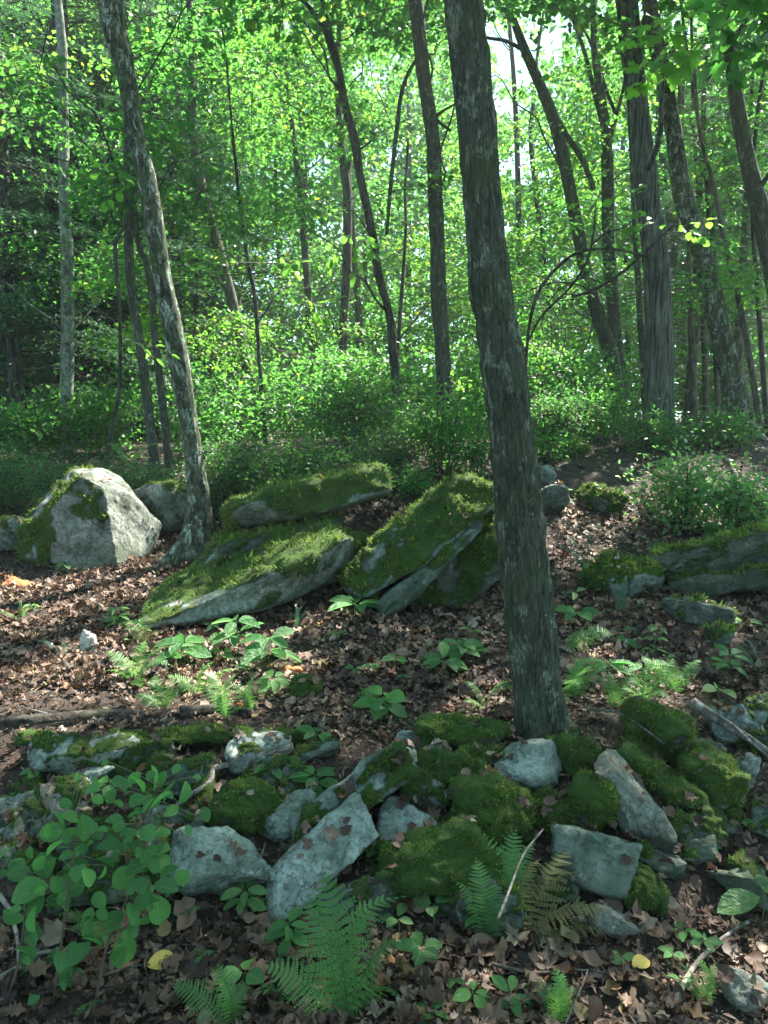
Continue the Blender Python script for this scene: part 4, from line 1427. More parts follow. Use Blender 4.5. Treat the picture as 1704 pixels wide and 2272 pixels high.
shrub('leafy shrub overlapping the left edge of the stout trunk', 1055, 9.0, 110, 160, 16, 600, .08, 'leaf', group=GB, tpl=T_LONG, wd=.38)
shrub('dark rounded bush just right of the stout trunk', 1230, 11.0, 190, 140, 30, 3500, .055, group=GB)
shrub('airy bright shrub behind the dark rounded bush', 1330, 11.5, 220, 170, 30, 2300, .06, 'leaf', group=GB)
shrub('low broad-leaved plant cluster at the foot of the shaggy trunk', 1450, 10.2, 170, 100, 24, 1200, .07, 'shrub', group=GB)
shrub('pale round-leaved shrub on the right bank above the dark outcrop', 1530, 7.6, 230, 210, 34, 1700, .058, 'herb_light', group=GB, tpl=T_OVAL)
shrub('pale round-leaved shrub running out of the right edge', 1665, 7.2, 170, 230, 28, 1400, .06, 'herb_light', group=GB, tpl=T_OVAL)
shrub('low leafy plants under the mottled leaning trunk', 1620, 10.5, 190, 90, 24, 1600, .06, 'shrub', group=GB)
shrub('small sunlit leafy clump right of the stout trunk on the crest', 1220, 9.6, 110, 90, 14, 420, .07, 'leaf', group=GB, tpl=T_LONG, wd=.4)
shrub('low small-leaved bush on the slope above the gap between the slabs', 860, 9.2, 200, 110, 30, 4000, .036, group=GB)
shrub('short leafy clump on the slope between the slabs and the crest', 905, 8.6, 110, 60, 14, 500, .06, 'leaf', group=GB, tpl=T_LONG, wd=.45)
GC = 'bright understory bushes behind the crest'
for k, (px, Y, wp, hp, lab) in enumerate([(440, 13, 240, 200, 'bright understory bush left of the brownish leaning trunk'), (560, 14.5, 260, 210, 'bright understory bush at the foot of the brownish leaning trunk'),
                                          (690, 14, 260, 220, 'bright understory bush in front of the distant straight trunk'), (820, 13, 240, 200, 'bright understory bush at the foot of the dark forked trunk'),
                                          (930, 13.5, 220, 200, 'bright understory bush at the foot of the tall grey trunk'), (1040, 15, 240, 230, 'bright understory bush directly behind the stout trunk'),
                                          (1180, 14.5, 220, 230, 'bright understory bush under the arching vine'), (1300, 14, 220, 210, 'bright understory bush at the foot of the leaning smooth trunk'),
                                          (230, 13.5, 220, 170, 'dim green bush between the pale trunk and the brown slender trunk'), (60, 13, 200, 140, 'dim green bush under the near hemlock')]):
    shrub(lab, px, Y, wp * 1.15, hp * rng.uniform(.85, 1.35), 16, 1900, .10, 'leaf', group=GC, tpl=T_DIAMOND, wd=.7, arch=.2)
GS = 'thin saplings in the far understory'
for k in range(26):
    px, Y = rng.uniform(0, 1704), rng.uniform(17, 30)
    sp_ = shrub('slim leafy sapling in the bright understory between the far trunks', px, Y, 3.2 * FPX / Y, rng.uniform(2.2, 4.5) * FPX / Y, 22, 1500, .12, 'leaf' if px > 500 else 'shrub', group=GS, name='sapling', tpl=T_DIAMOND, wd=.7, arch=.1, cat='sapling')
    FAR.append((px, sp_, 'slim leafy sapling'))

label_far()

# ---------------------------------------------------------------- thin summer haze in the wood
HV = mesh('haze', np.array([(x, y, z) for x in (-175, 175) for y in (-75, 235) for z in (-1.4, 40)], float), np.array([(0, 1, 3, 2), (4, 6, 7, 5), (0, 4, 5, 1), (2, 3, 7, 6), (0, 2, 6, 4), (1, 5, 7, 3)]))
hm_ = bpy.data.materials.new('haze')
hm_.use_nodes = True
hm_.node_tree.nodes.clear()
pv = hm_.node_tree.nodes.new('ShaderNodeVolumePrincipled')
pv.inputs['Color'].default_value = (.86, .95, .93, 1)
pv.inputs['Density'].default_value = HAZE
pv.inputs['Anisotropy'].default_value = .3
ho_ = hm_.node_tree.nodes.new('ShaderNodeOutputMaterial')
hm_.node_tree.links.new(pv.outputs[0], ho_.inputs['Volume'])
tag(obj('haze', HV, hm_), kind='stuff')

# ---------------------------------------------------------------- arching vine right of the stout trunk
base = at(1165, 905, 10.8); base[2] = hgt(base[0], base[1])
vn = empty('arching_vine', base, 'dark tangle of arching bare stems right of the stout trunk', 'vine')
for pts in ([(1165, 900, 9), (1170, 760, 10), (1185, 680, 11), (1215, 620, 11), (1270, 565, 10), (1330, 550, 8), (1400, 560, 6), (1490, 590, 4)],
            [(1270, 660, 9), (1290, 650, 10), (1335, 635, 10), (1390, 600, 10), (1430, 560, 8), (1480, 510, 6), (1500, 490, 4)],
            [(1160, 780, 6), (1200, 700, 7), (1260, 640, 8), (1300, 590, 8), (1316, 520, 6), (1322, 450, 4)],
            [(1316, 540, 6), (1345, 520, 6), (1385, 505, 4), (1410, 480, 3)],
            [(1180, 640, 4), (1240, 625, 5), (1300, 640, 5), (1340, 690, 4), (1330, 760, 3)],
            [(1210, 660, 4), (1235, 700, 4), (1255, 740, 3), (1240, 800, 3)],
            [(1300, 640, 5), (1315, 690, 5), (1310, 740, 4), (1290, 790, 3)],
            [(1200, 720, 3), (1225, 660, 4), (1290, 620, 4), (1370, 640, 3)]):
    Q = np.array([at(a, b, 10.8 + .1 * math.sin(i_ * 2.1)) for i_, (a, b, c) in enumerate(pts)])
    V_, F_ = tube(Q - base + np.array([0, 0, 1]) * rng.normal(0, .02, (len(Q), 1)), [c * .36 * mpp(q_) for (a, b, c), q_ in zip(pts, Q)], 6, len(pts) * 5)
    obj('stem', mesh('stem', V_, F_, True), M['bark_dark'], vn)
g = Geo()
for k in range(170):
    a = at(rng.uniform(1180, 1400), rng.uniform(600, 720), 10.8 + rng.normal(0, .3))
    d_ = unit(rng.normal(0, 1, 3) + [0, 0, -.7])
    g.add(*seg_batch(a, a + d_ * rng.uniform(.15, .5), .003, .0015))
tag(obj('twig', g.mesh('twig', origin=base), M['bark_dark'], vn), kind='stuff')

# ---------------------------------------------------------------- leafy sprigs near the camera (each leaf its own part)
LM = {k: mesh('leaf', *t) for k, t in (('oval', T_OVAL), ('round', T_ROUND), ('long', T_LONG), ('maple', T_MAPLE))}
LMESH = {}


def leaf_obj(kind, mat, pos, dr, nr, ln, wd, parent, base, name='leaf'):
    key = (kind, mat)
    if key not in LMESH:
        me = LM[kind].copy()
        me.materials.append(M[mat])
        LMESH[key] = me
    dr = unit(dr); side = unit(np.cross(nr, dr)); nn = np.cross(dr, side)
    mt = Matrix((( dr[0] * ln, side[0] * wd, nn[0] * ln, pos[0] - base[0]), (dr[1] * ln, side[1] * wd, nn[1] * ln, pos[1] - base[1]), (dr[2] * ln, side[2] * wd, nn[2] * ln, pos[2] - base[2]), (0, 0, 0, 1)))
    o = bpy.data.objects.new(name, LMESH[key])
    COL.objects.link(o)
    o.parent = parent
    o.matrix_local = mt
    return o


def sprig(label, twigs, Y, kind, mat, lp, n_per, name='leafy_branch', cat='branch', wd=.75, r=.004, seed=1, group=None, flat=.5):
    rr = np.random.default_rng(seed)
    Q0 = at(twigs[0][0][0], twigs[0][0][1], Y)
    root = empty(name, Q0, label, cat, group)
    for tw_ in twigs:
        Q = np.array([at(a, b, Y + .05 * i_) for i_, (a, b) in enumerate(tw_)])
        V_, F_ = tube(Q - Q0, np.linspace(r, r * .4, len(Q)), 6, len(Q) * 5)
        obj('twig', mesh('twig', V_, F_, True), M['twig'], root)
        sp = spline(Q, 40)
        for k in range(n_per):
            u = (k + .6 * rr.random()) / n_per
            i_ = int(8 + u * 31)
            t = unit(sp[min(i_ + 1, 39)] - sp[i_ - 1])
            sd_ = unit(np.cross([0, 0, 1], t)) * (1 if k % 2 else -1)
            dr = t * .6 + sd_ * .9 + rr.normal(0, .3, 3) + [0, 0, -.2]
            if k == n_per - 1:
                dr = t
            ll = lp * mpp(sp[i_]) * rr.uniform(.75, 1.15)
            leaf_obj(kind, mat, sp[i_] + unit(dr) * ll * .15, dr, np.array([0, -.35, 1]) + rr.normal(0, flat, 3), ll, ll * wd, root, Q0)
    return root


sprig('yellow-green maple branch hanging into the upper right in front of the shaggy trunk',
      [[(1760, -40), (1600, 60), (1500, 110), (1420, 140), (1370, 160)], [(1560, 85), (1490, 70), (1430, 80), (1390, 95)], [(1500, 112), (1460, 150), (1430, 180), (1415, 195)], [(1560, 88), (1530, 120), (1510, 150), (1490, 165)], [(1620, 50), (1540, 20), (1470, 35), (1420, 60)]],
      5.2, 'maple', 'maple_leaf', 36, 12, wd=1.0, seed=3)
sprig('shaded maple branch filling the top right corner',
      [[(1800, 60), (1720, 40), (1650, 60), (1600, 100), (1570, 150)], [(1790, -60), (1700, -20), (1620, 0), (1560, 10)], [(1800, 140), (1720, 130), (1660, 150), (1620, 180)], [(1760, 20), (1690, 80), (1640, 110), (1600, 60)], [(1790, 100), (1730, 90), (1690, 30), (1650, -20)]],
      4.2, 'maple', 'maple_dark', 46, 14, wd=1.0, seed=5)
sprig('short sprig of yellow-green leaves left of the lichened leaning trunk',
      [[(300, 400), (270, 395), (225, 385), (180, 380)], [(290, 405), (265, 420), (240, 440), (235, 455)], [(250, 385), (235, 372), (215, 362)]], 6.5, 'oval', 'maple_leaf', 24, 6, seed=6)
sprig('small clover-like sprig near the top left beside the leaning trunk', [[(290, 120), (310, 112), (325, 105), (340, 100)], [(310, 112), (318, 100), (322, 92)]], 6.0, 'round', 'maple_leaf', 22, 4, seed=7, wd=.9)
sprig('pair of bright leaves dangling at the top edge left of centre', [[(480, -40), (482, -15), (486, 2)], [(482, -15), (495, -8), (502, 0)]], 5.5, 'oval', 'maple_leaf', 28, 2, seed=8)
sprig('glowing yellow sprig hanging left of the dark forked trunk', [[(610, 560), (630, 575), (650, 585), (672, 582)], [(640, 580), (648, 595), (655, 605)]], 9, 'oval', 'maple_leaf', 24, 6, seed=9)
sprig('glowing leaf cluster in front of the dark forked trunk', [[(720, 500), (760, 520), (800, 535), (850, 540)], [(770, 525), (790, 560), (800, 590), (790, 615)], [(800, 535), (830, 560), (860, 575), (880, 570)], [(740, 515), (740, 560), (735, 600)]], 9, 'oval', 'maple_leaf', 25, 9, seed=10)
sprig('leafy sprig crossing the middle of the shaggy trunk', [[(1500, 500), (1450, 495), (1410, 500), (1385, 515)], [(1440, 496), (1425, 480), (1400, 470)]], 9, 'oval', 'maple_leaf', 24, 7, seed=11)
sprig('upper leafy sprig left of the shaggy trunk', [[(1425, 450), (1400, 440), (1380, 432), (1355, 445)], [(1405, 440), (1410, 425), (1420, 415)]], 9, 'oval', 'maple_leaf', 22, 6, seed=12)
sprig('yellow-green sprig at the left edge of the dark forked trunk mid height', [[(640, 640), (680, 665), (720, 672), (760, 660)], [(690, 665), (700, 690), (715, 705)]], 10, 'oval', 'leaf_yellow', 26, 7, seed=13)
sprig('leaf spray poking from the right of the shaggy trunk', [[(1475, 520), (1520, 500), (1560, 490), (1600, 500)], [(1520, 500), (1540, 520), (1560, 535)]], 9.5, 'oval', 'maple_leaf', 22, 7, seed=14)
sprig('pale arched sprig crossing the foot of the lichened leaning trunk', [[(265, 740), (300, 760), (340, 768), (405, 800)], [(300, 760), (340, 790), (350, 800)]], 7.0, 'long', 'maple_leaf', 26, 3, seed=15, wd=.35)

# ---------------------------------------------------------------- ferns
def frond_mesh(seed, arch=.35, pairs=19, width=.24, detail=8, droop=.5):
    r = np.random.default_rng(seed)
    g = Geo()
    s = np.linspace(0, 1, pairs + 3)
    # spine: unit length
    X = s - .06 * s ** 3
    Z = arch * np.sin(s * math.pi * .55) - droop * s ** 3 * .55
    bend = r.normal(0, .13)
    Yc = bend * s ** 2
    C = np.stack([X, Yc, Z], 1)
    T = unit(np.gradient(C, axis=0))
    A, B = C[:-1], C[1:]
    g.add(*seg_batch(A, B, .006 * (1 - s[:-1]) + .0015, .006 * (1 - s[1:]) + .0012, 3))
    pinV = []
    for i_ in range(2, pairs + 2):
        u = s[i_]
        lw = width * (math.sin(math.pi * min(1, (u * .92 + .10)) ** .8)) ** .8 * (1 if u > .15 else .7)
        if u > .9:
            lw *= .55
        for sg in (-1, 1):
            sd_ = np.cross([0, 0, 1.], T[i_]); sd_ = unit(sd_) * sg
            dr = unit(sd_ + T[i_] * .35 + np.array([0, 0, r.normal(-.14, .13)]) + r.normal(0, .07, 3))
            nrm = unit(np.cross(dr, T[i_]) * -sg + r.normal(0, .08, 3))
            L = lw * r.uniform(.82, 1.1)
            k = detail
            f_ = (np.arange(k) + .3) / k
            for s2 in (-1, 1):
                base_ = C[i_] + dr * (f_ * L)[:, None] - np.array([0, 0, .12 * L]) * (f_ ** 2)[:, None]
                pd = unit(np.cross(nrm, dr) * s2 + dr * .55)
                pl_ = np.maximum((.44 / pairs) * (1.0 - .75 * f_ ** 1.5), .004) if detail > 1 else np.array([.34 / pairs])
                g.add(*leaf_batch(base_, np.repeat(pd[None], k, 0), np.repeat(nrm[None], k, 0), pl_, L / k * (1.0 if detail > 1 else .95), (np.array([(0, -.5, 0), (.75, -.34, .02), (1, 0.05, -.05), (.7, .4, .02), (0, .5, 0)]), np.array([(0, 1, 2), (0, 2, 3), (0, 3, 4)]))))
    return g.mesh('frond')


FRM = [frond_mesh(1), frond_mesh(2, .45, 21, .22), frond_mesh(3, .25, 18, .25, droop=.3), frond_mesh(4, .5, 21, .23, droop=.8)]
FRM_SIMPLE = [frond_mesh(11, .35, 26, .13, 1), frond_mesh(12, .25, 28, .11, 1)]
FRC = {}


def fern(label, px, py, fronds, mat='fern', Y=None, simple=False, group=None, wide=1.0):
    """fronds: (azimuth deg in the picture plane: 0 right, 90 away/up, 180 left, 270 towards the camera; length px; pitch deg)"""
    c = hit(px, py) if Y is None else at(px, py, Y)
    m = mpp(c)
    root = empty('fern', c, label, 'fern', group)
    for k, (az, lp, pit) in enumerate(fronds):
        src = (FRM_SIMPLE if simple else FRM)[(k + int(px)) % (2 if simple else 4)]
        key = (src.name, mat)
        if key not in FRC:
            me = src.copy(); me.materials.append(M[mat]); FRC[key] = me
        o = bpy.data.objects.new('frond', FRC[key])
        COL.objects.link(o)
        o.parent = root
        L = lp * m
        o.scale = (L, L * wide, L)
        o.rotation_euler = (rng.normal(0, .28), -R(pit), R(az))
        if Y is None:
            o.location = (0, 0, -.01)
    return root


fern('tall green fern at the bottom centre with overlapping arched fronds', 770, 2268, [(80, 330, 60), (48, 310, 42), (118, 300, 48), (15, 250, 32), (150, 230, 35), (-25, 170, 30)])
fern('bright fern frond group standing over the square block', 1120, 2040, [(60, 210, 58), (35, 190, 48), (90, 200, 62), (75, 170, 40)], 'fern')
fern('fern with upright fronds left of the bright group over the moss', 1085, 2090, [(100, 190, 55), (125, 160, 50), (75, 150, 60)], 'fern')
fern('fading yellowish fern drooping to the right under the square block', 1150, 2085, [(20, 240, 38), (0, 260, 25), (-12, 230, 20), (45, 190, 45), (-25, 200, 12)], 'fern_dry')
fern('small erect fern at the bottom edge right of centre', 1232, 2275, [(95, 150, 75), (60, 130, 62), (125, 120, 60), (30, 110, 45), (150, 100, 45)])
fern('fern drooping left of the foot of the stout trunk', 1075, 1570, [(-25, 110, 30), (10, 90, 40), (150, 80, 35), (200, 70, 25)])
fern('full green fern hugging the right foot of the stout trunk', 1265, 1545, [(-60, 150, 30), (-25, 140, 35), (15, 120, 45), (60, 100, 55), (-95, 120, 20)])
fern('fern catching bright sun right of the stout trunk', 1430, 1560, [(10, 130, 40), (-20, 120, 30), (50, 110, 50), (150, 110, 40), (190, 90, 30), (-60, 90, 20)], 'fern')
fern('single fern frond tucked in the round-leaved shrub at the left', 250, 2090, [(170, 150, 25), (190, 110, 20)], 'fern')
fern('dark fern at the bottom edge left of the tall fern', 520, 2285, [(165, 190, 30), (140, 150, 45), (100, 150, 60), (60, 120, 55)])
fern('airy pale fern beneath the pale slender twig left of centre', 500, 1595, [(20, 110, 35), (60, 110, 50), (120, 120, 45), (165, 120, 30), (-30, 80, 25)])
fern('sunny yellow-green fern in the litter left of the lower slab front', 300, 1520, [(30, 120, 40), (80, 110, 50), (140, 110, 40), (0, 110, 25), (190, 80, 25)])
fern('yellowish fern under the broad-leaved sprouts at the left', 320, 1440, [(40, 90, 55), (90, 85, 60), (130, 80, 50), (0, 70, 35)], 'fern_dry')
fern('feathery fern between two leafy sprouts left of centre', 440, 1545, [(10, 110, 30), (50, 90, 45), (160, 90, 35)])
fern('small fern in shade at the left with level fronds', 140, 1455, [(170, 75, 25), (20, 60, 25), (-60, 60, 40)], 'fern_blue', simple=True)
fern('fern at the left edge beside the sunlit litter', 45, 1375, [(110, 60, 50), (-30, 60, 30), (190, 60, 25)], 'fern', simple=True)
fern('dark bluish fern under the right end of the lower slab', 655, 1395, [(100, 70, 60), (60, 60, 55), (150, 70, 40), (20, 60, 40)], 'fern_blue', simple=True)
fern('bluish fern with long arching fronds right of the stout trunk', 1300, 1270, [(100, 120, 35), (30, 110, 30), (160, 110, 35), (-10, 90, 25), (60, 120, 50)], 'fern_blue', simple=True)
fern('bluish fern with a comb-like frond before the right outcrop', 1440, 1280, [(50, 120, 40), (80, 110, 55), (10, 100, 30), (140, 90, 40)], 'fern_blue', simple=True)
fern('green fern spreading low under the comb-like one', 1440, 1310, [(0, 80, 25), (40, 80, 35), (180, 70, 25)], 'fern')
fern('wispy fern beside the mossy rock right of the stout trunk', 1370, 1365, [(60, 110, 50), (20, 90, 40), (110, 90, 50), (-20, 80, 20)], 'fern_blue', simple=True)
fern('lone fern frond touching the right side of the stout trunk', 1255, 1445, [(5, 120, 20), (30, 80, 30), (-20, 70, 20)])
fern('fern at the right edge in the shaded litter', 1690, 1500, [(150, 130, 30), (110, 120, 45), (180, 90, 25)], 'fern_blue', simple=True)
fern('little fern left of the big leaves at the stout trunk foot', 830, 1580, [(120, 70, 45), (60, 70, 45), (10, 60, 30), (170, 60, 30)])
fern('lush little fern in the lit litter left of the tall herb with pointed leaves', 560, 1580, [(20, 90, 40), (70, 90, 55), (130, 85, 45), (170, 80, 30)])
fern('low fern in the litter directly below the sunny yellow-green fern', 365, 1570, [(10, 90, 30), (60, 80, 45), (130, 90, 40), (185, 80, 25)])
fern('bright fern nearest the top of the big round moss boulder', 1500, 1540, [(20, 110, 40), (70, 90, 50), (130, 110, 45), (170, 100, 30)])
fern('fern between the stout trunk fern and the sunlit fern', 1355, 1570, [(30, 100, 40), (80, 90, 55), (140, 90, 45), (-20, 80, 25)])
fern('fern unfurling in shade at the bottom right before the beige stone', 1560, 2230, [(90, 110, 60), (50, 100, 45), (130, 110, 50), (170, 80, 30)])
fern('dark fern on the crest in the undergrowth left of centre', 290, 1040, [(10, 100, 30), (60, 90, 40), (150, 100, 30)], 'fern', Y=9.0, simple=True)
fern('wide fern frond on the crest right of the stout trunk', 1290, 985, [(0, 60, 20), (180, 50, 25), (60, 50, 40)], 'fern', simple=True)

# ---------------------------------------------------------------- seedlings and leafy herbs
def herb(label, px, py, hp, rp, k, kind='oval', mat='herb', wd=.6, name='seedling', tiers=1, group=None, tilt=.25, cat='seedling', stemmat='stem'):
    c = hit(px, py)
    m = mpp(c)
    root = empty(name, c, label, cat, group)
    r = np.random.default_rng(int(px * 3 + py))
    rp *= .98
    top = np.array([r.normal(0, .06), r.normal(0, .06), 1.0]) * hp * m
    V_, F_ = tube(np.array([[0, 0, -.02], top * .5 + [r.normal(0, .01), 0, 0], top]), [.003, .0025, .0018], 6, 10)
    obj('stem', mesh('stem', V_, F_, True), M[stemmat], root)
    for t in range(tiers):
        f = 1 - t * .35
        cc = top * f
        a0 = r.random() * 6.28
        for q in range(k):
            a = a0 + q * 2 * math.pi / k + r.normal(0, .15)
            dr = np.array([math.cos(a), math.sin(a), r.normal(.05, .2) - tilt * .4])
            L = rp * m * r.uniform(.8, 1.15) * (1 + .15 * t)
            st = cc + dr * L * .12
            leaf_obj(kind, mat, c + st, dr, np.array([r.normal(0, .3), r.normal(-.3, .25), 1.]), L, L * wd, root, c)
    return root


HERBS = [
    ('five-fingered seedling on the front of the broad grey boulder', 540, 2030, 62, 46, 5, 'oval', 'herb_light', .5, 2),
    ('lobed seedling left of the tall fern', 640, 2110, 60, 48, 5, 'oval', 'herb', .55, 2),
    ('big single dark leaf pair low at the bottom left of the tall fern', 545, 2200, 45, 64, 3, 'oval', 'herb', .75, 1),
    ('small star of leaves in front of the moss bank', 878, 2080, 45, 42, 4, 'oval', 'herb_light', .5, 1),
    ('three-leaved seedling under the moss bank right of the small star', 965, 2065, 60, 52, 3, 'oval', 'herb', .7, 1),
    ('toothed five-leaved seedling at bottom centre', 932, 2150, 50, 50, 5, 'oval', 'herb', .6, 1),
    ('bluish-green five-leaved seedling at the bottom edge, left one of a pair', 1050, 2235, 40, 50, 5, 'oval', 'herb', .5, 1),
    ('bluish-green five-leaved seedling at the bottom edge, right one of a pair', 1128, 2240, 40, 50, 5, 'oval', 'herb', .5, 1),
    ('flat seedling at the very bottom between the tall fern and the pair', 960, 2268, 25, 45, 4, 'oval', 'herb', .5, 1),
    ('large pale three-leaved seedling at the right edge above the litter', 1690, 2050, 70, 95, 3, 'oval', 'herb_light', .6, 1),
    ('clover-like small-leaved plant on the litter right of the wall', 1570, 1900, 45, 22, 6, 'round', 'herb', .8, 3),
    ('star-shaped seedling right of the fading fern', 1515, 2090, 25, 38, 5, 'oval', 'herb', .5, 1),
    ('star-shaped seedling just right of another near the bottom right', 1562, 2115, 28, 38, 5, 'oval', 'herb', .5, 1),
    ('upright lobed seedling on the litter above the long slab', 705, 1670, 45, 44, 5, 'oval', 'herb', .55, 1),
    ('spreading seedling left of the long slanting slab', 700, 1760, 45, 52, 5, 'oval', 'herb', .55, 2),
    ('seedling over the flat top of the plump mossy stone', 600, 1740, 42, 42, 5, 'oval', 'herb', .5, 1),
    ('lobed seedling left of the dull grey stone', 250, 1790, 55, 46, 5, 'oval', 'herb', .6, 1),
    ('small seedling in front of the long low stone at left', 85, 1745, 35, 38, 4, 'oval', 'herb', .6, 1),
    ('bright seedling at the left edge on brown litter', 30, 1800, 35, 38, 5, 'oval', 'herb_light', .5, 1),
    ('tiny bright seedling standing in shade before the pale angular boulder', 144, 1275, 22, 24, 5, 'oval', 'herb_light', .6, 1),
    ('slim whorled sprout with narrow leaves left of the lower slab', 262, 1395, 45, 26, 6, 'long', 'herb_light', .35, 3),
    ('second whorled sprout beside the slim one at the lower slab', 308, 1420, 40, 30, 6, 'long', 'herb', .4, 2),
    ('broad-leaved sprout in front of the lower slab, left of two', 400, 1480, 55, 52, 5, 'oval', 'herb', .65, 2),
    ('broad-leaved sprout in front of the lower slab, right of two', 530, 1455, 80, 50, 5, 'oval', 'herb', .5, 2),
    ('leafy sprout with drooping pointed leaves below the lower slab', 600, 1490, 75, 58, 5, 'oval', 'herb', .5, 2),
    ('sunlit sprout beside the orange rotten wood', 610, 1545, 45, 34, 5, 'oval', 'herb_light', .55, 2),
    ('flat umbrella of big leaves between the lower slab and the steep slab', 790, 1365, 26, 62, 6, 'oval', 'herb', .5, 1),
    ('low spreading plant left of the stout trunk, upper of two', 1020, 1470, 40, 50, 6, 'oval', 'herb', .5, 2),
    ('low spreading plant left of the stout trunk, lower of two', 985, 1500, 38, 54, 6, 'oval', 'herb', .5, 1),
    ('light ribbed big-leaved plant in the litter left of the stout trunk', 850, 1600, 60, 56, 4, 'oval', 'herb', .75, 2),
    ('small sprout left of the low spreading plants', 880, 1490, 30, 34, 4, 'oval', 'herb', .5, 1),
    ('drooping leaf clump touching the right of the stout trunk', 1280, 1390, 32, 52, 6, 'oval', 'herb', .5, 1),
    ('thin pale sprout in the dark litter right of the stout trunk', 1445, 1460, 70, 24, 4, 'oval', 'herb_light', .5, 3),
    ('pair of round pale leaves below the wedge with the lit moss corner', 1650, 1395, 16, 42, 3, 'round', 'herb_light', .6, 1),
    ('flat leaf cluster above the sunlit fern', 1350, 1495, 25, 46, 6, 'oval', 'herb', .5, 1),
    ('second flat leaf cluster right of the first above the sunlit fern', 1430, 1500, 25, 44, 5, 'oval', 'herb', .6, 1),
    ('pale round-leaved sprout above the big round moss boulder', 1590, 1560, 30, 34, 3, 'round', 'herb_light', .8, 1),
    ('small round-leaved sprout beside the big round moss boulder', 1556, 1590, 24, 30, 3, 'round', 'herb_light', .8, 1),
    ('sprout with upright leaves in shade at the right edge', 1610, 1510, 60, 40, 4, 'oval', 'herb', .5, 2),
    ('low seedling beside the wispy fern', 1390, 1440, 22, 30, 4, 'oval', 'herb', .5, 1),
    ('sprout on the bank above the right outcrop', 1600, 1215, 40, 38, 5, 'oval', 'herb', .55, 2),
    ('broad-leaf sprout at the left of the tall moss mound', 800, 2075, 40, 40, 4, 'oval', 'herb', .6, 1),
    ('narrow-leaved sprig rising before the tall moss mound', 1085, 1840, 60, 48, 4, 'long', 'herb', .28, 2),
    ('ivy-like sprig hanging on the smooth pale slab end', 822, 1915, 60, 26, 4, 'oval', 'herb_light', .6, 3),
    ('small green sprout right of the clover-like plant', 1640, 1850, 30, 30, 4, 'oval', 'herb', .5, 1),
    ('sprout on the bank between stout trunk and moss-topped rock', 1240, 1120, 30, 34, 5, 'oval', 'herb_light', .5, 2),
    ('yellowish sprout in the sun left of the sunny fern', 320, 1540, 28, 26, 4, 'oval', 'maple_leaf', .6, 1),
]
for (lab, px, py, hp, rp, k, kind, mat, wd, tiers) in HERBS:
    herb(lab, px, py, hp, rp, k, kind, mat, wd, tiers=tiers)

for k in range(16):
    px, py = rng.uniform(330, 1680), rng.uniform(2020, 2260)
    herb('small creeper seedling with pointed leaflets in the brown litter before the wall', px, py, rng.uniform(18, 40), rng.uniform(20, 36), int(rng.integers(3, 6)), 'oval', 'herb', rng.uniform(.45, .65), group='creeper seedlings in the front litter')
for k in range(26):
    px, py = rng.uniform(40, 1660), rng.uniform(1340, 1600)
    herb('low green seedling scattered on the litter between wall and slabs', px, py, rng.uniform(10, 30), rng.uniform(14, 28), int(rng.integers(3, 6)), random.choice(['oval', 'long']), random.choice(['herb', 'herb_light']), rng.uniform(.4, .65), group='seedlings scattered behind the wall')

# round-leaved shrub at the lower left: every leaf a part, read off the photograph (zoomed crop coordinates)
LV = [(265, 590, 100, 100), (365, 620, 80, 110), (225, 635, 180, 100), (240, 695, 200, 90), (600, 425, 110, 95), (670, 405, 80, 115), (725, 460, 70, 90), (795, 465, 60, 95), (590, 498, 180, 80),
      (685, 495, 45, 110), (740, 545, 30, 70), (590, 550, 180, 70), (495, 585, 150, 85), (345, 720, 200, 90), (475, 695, 0, 110), (640, 640, 120, 80), (700, 640, 20, 80), (695, 710, 10, 80),
      (700, 765, -30, 80), (600, 790, 20, 120), (540, 830, 200, 115), (715, 870, -10, 110), (620, 870, 90, 90), (685, 970, -80, 120), (620, 930, 220, 90), (330, 780, 160, 105), (300, 870, 0, 130),
      (190, 780, 100, 110), (130, 890, 180, 150), (150, 940, -120, 110), (90, 820, 150, 110), (75, 780, 120, 80), (570, 990, 90, 100), (495, 1010, 200, 90), (540, 1130, -100, 140),
      (490, 1060, 180, 80), (430, 930, 120, 80), (380, 1000, 60, 70), (400, 1100, -20, 100), (330, 1170, 30, 120), (240, 1200, 100, 120), (180, 1230, 160, 110), (270, 1190, 70, 110),
      (320, 1270, -10, 120), (170, 1320, 170, 110), (215, 1350, -60, 110), (110, 1150, 130, 100), (290, 1390, -40, 80), (370, 1420, -20, 95), (40, 1430, 190, 90), (510, 1450, -30, 70),
      (190, 1080, 110, 100), (140, 1080, 170, 90), (400, 450, 160, 70), (520, 430, 120, 80), (480, 480, 230, 70), (560, 640, 160, 80), (420, 640, 120, 70), (300, 650, 60, 80), (380, 830, -60, 90),
      (250, 930, -20, 110), (60, 1000, 150, 100), (100, 1240, 200, 90), (450, 760, -20, 90), (640, 740, 200, 80)]
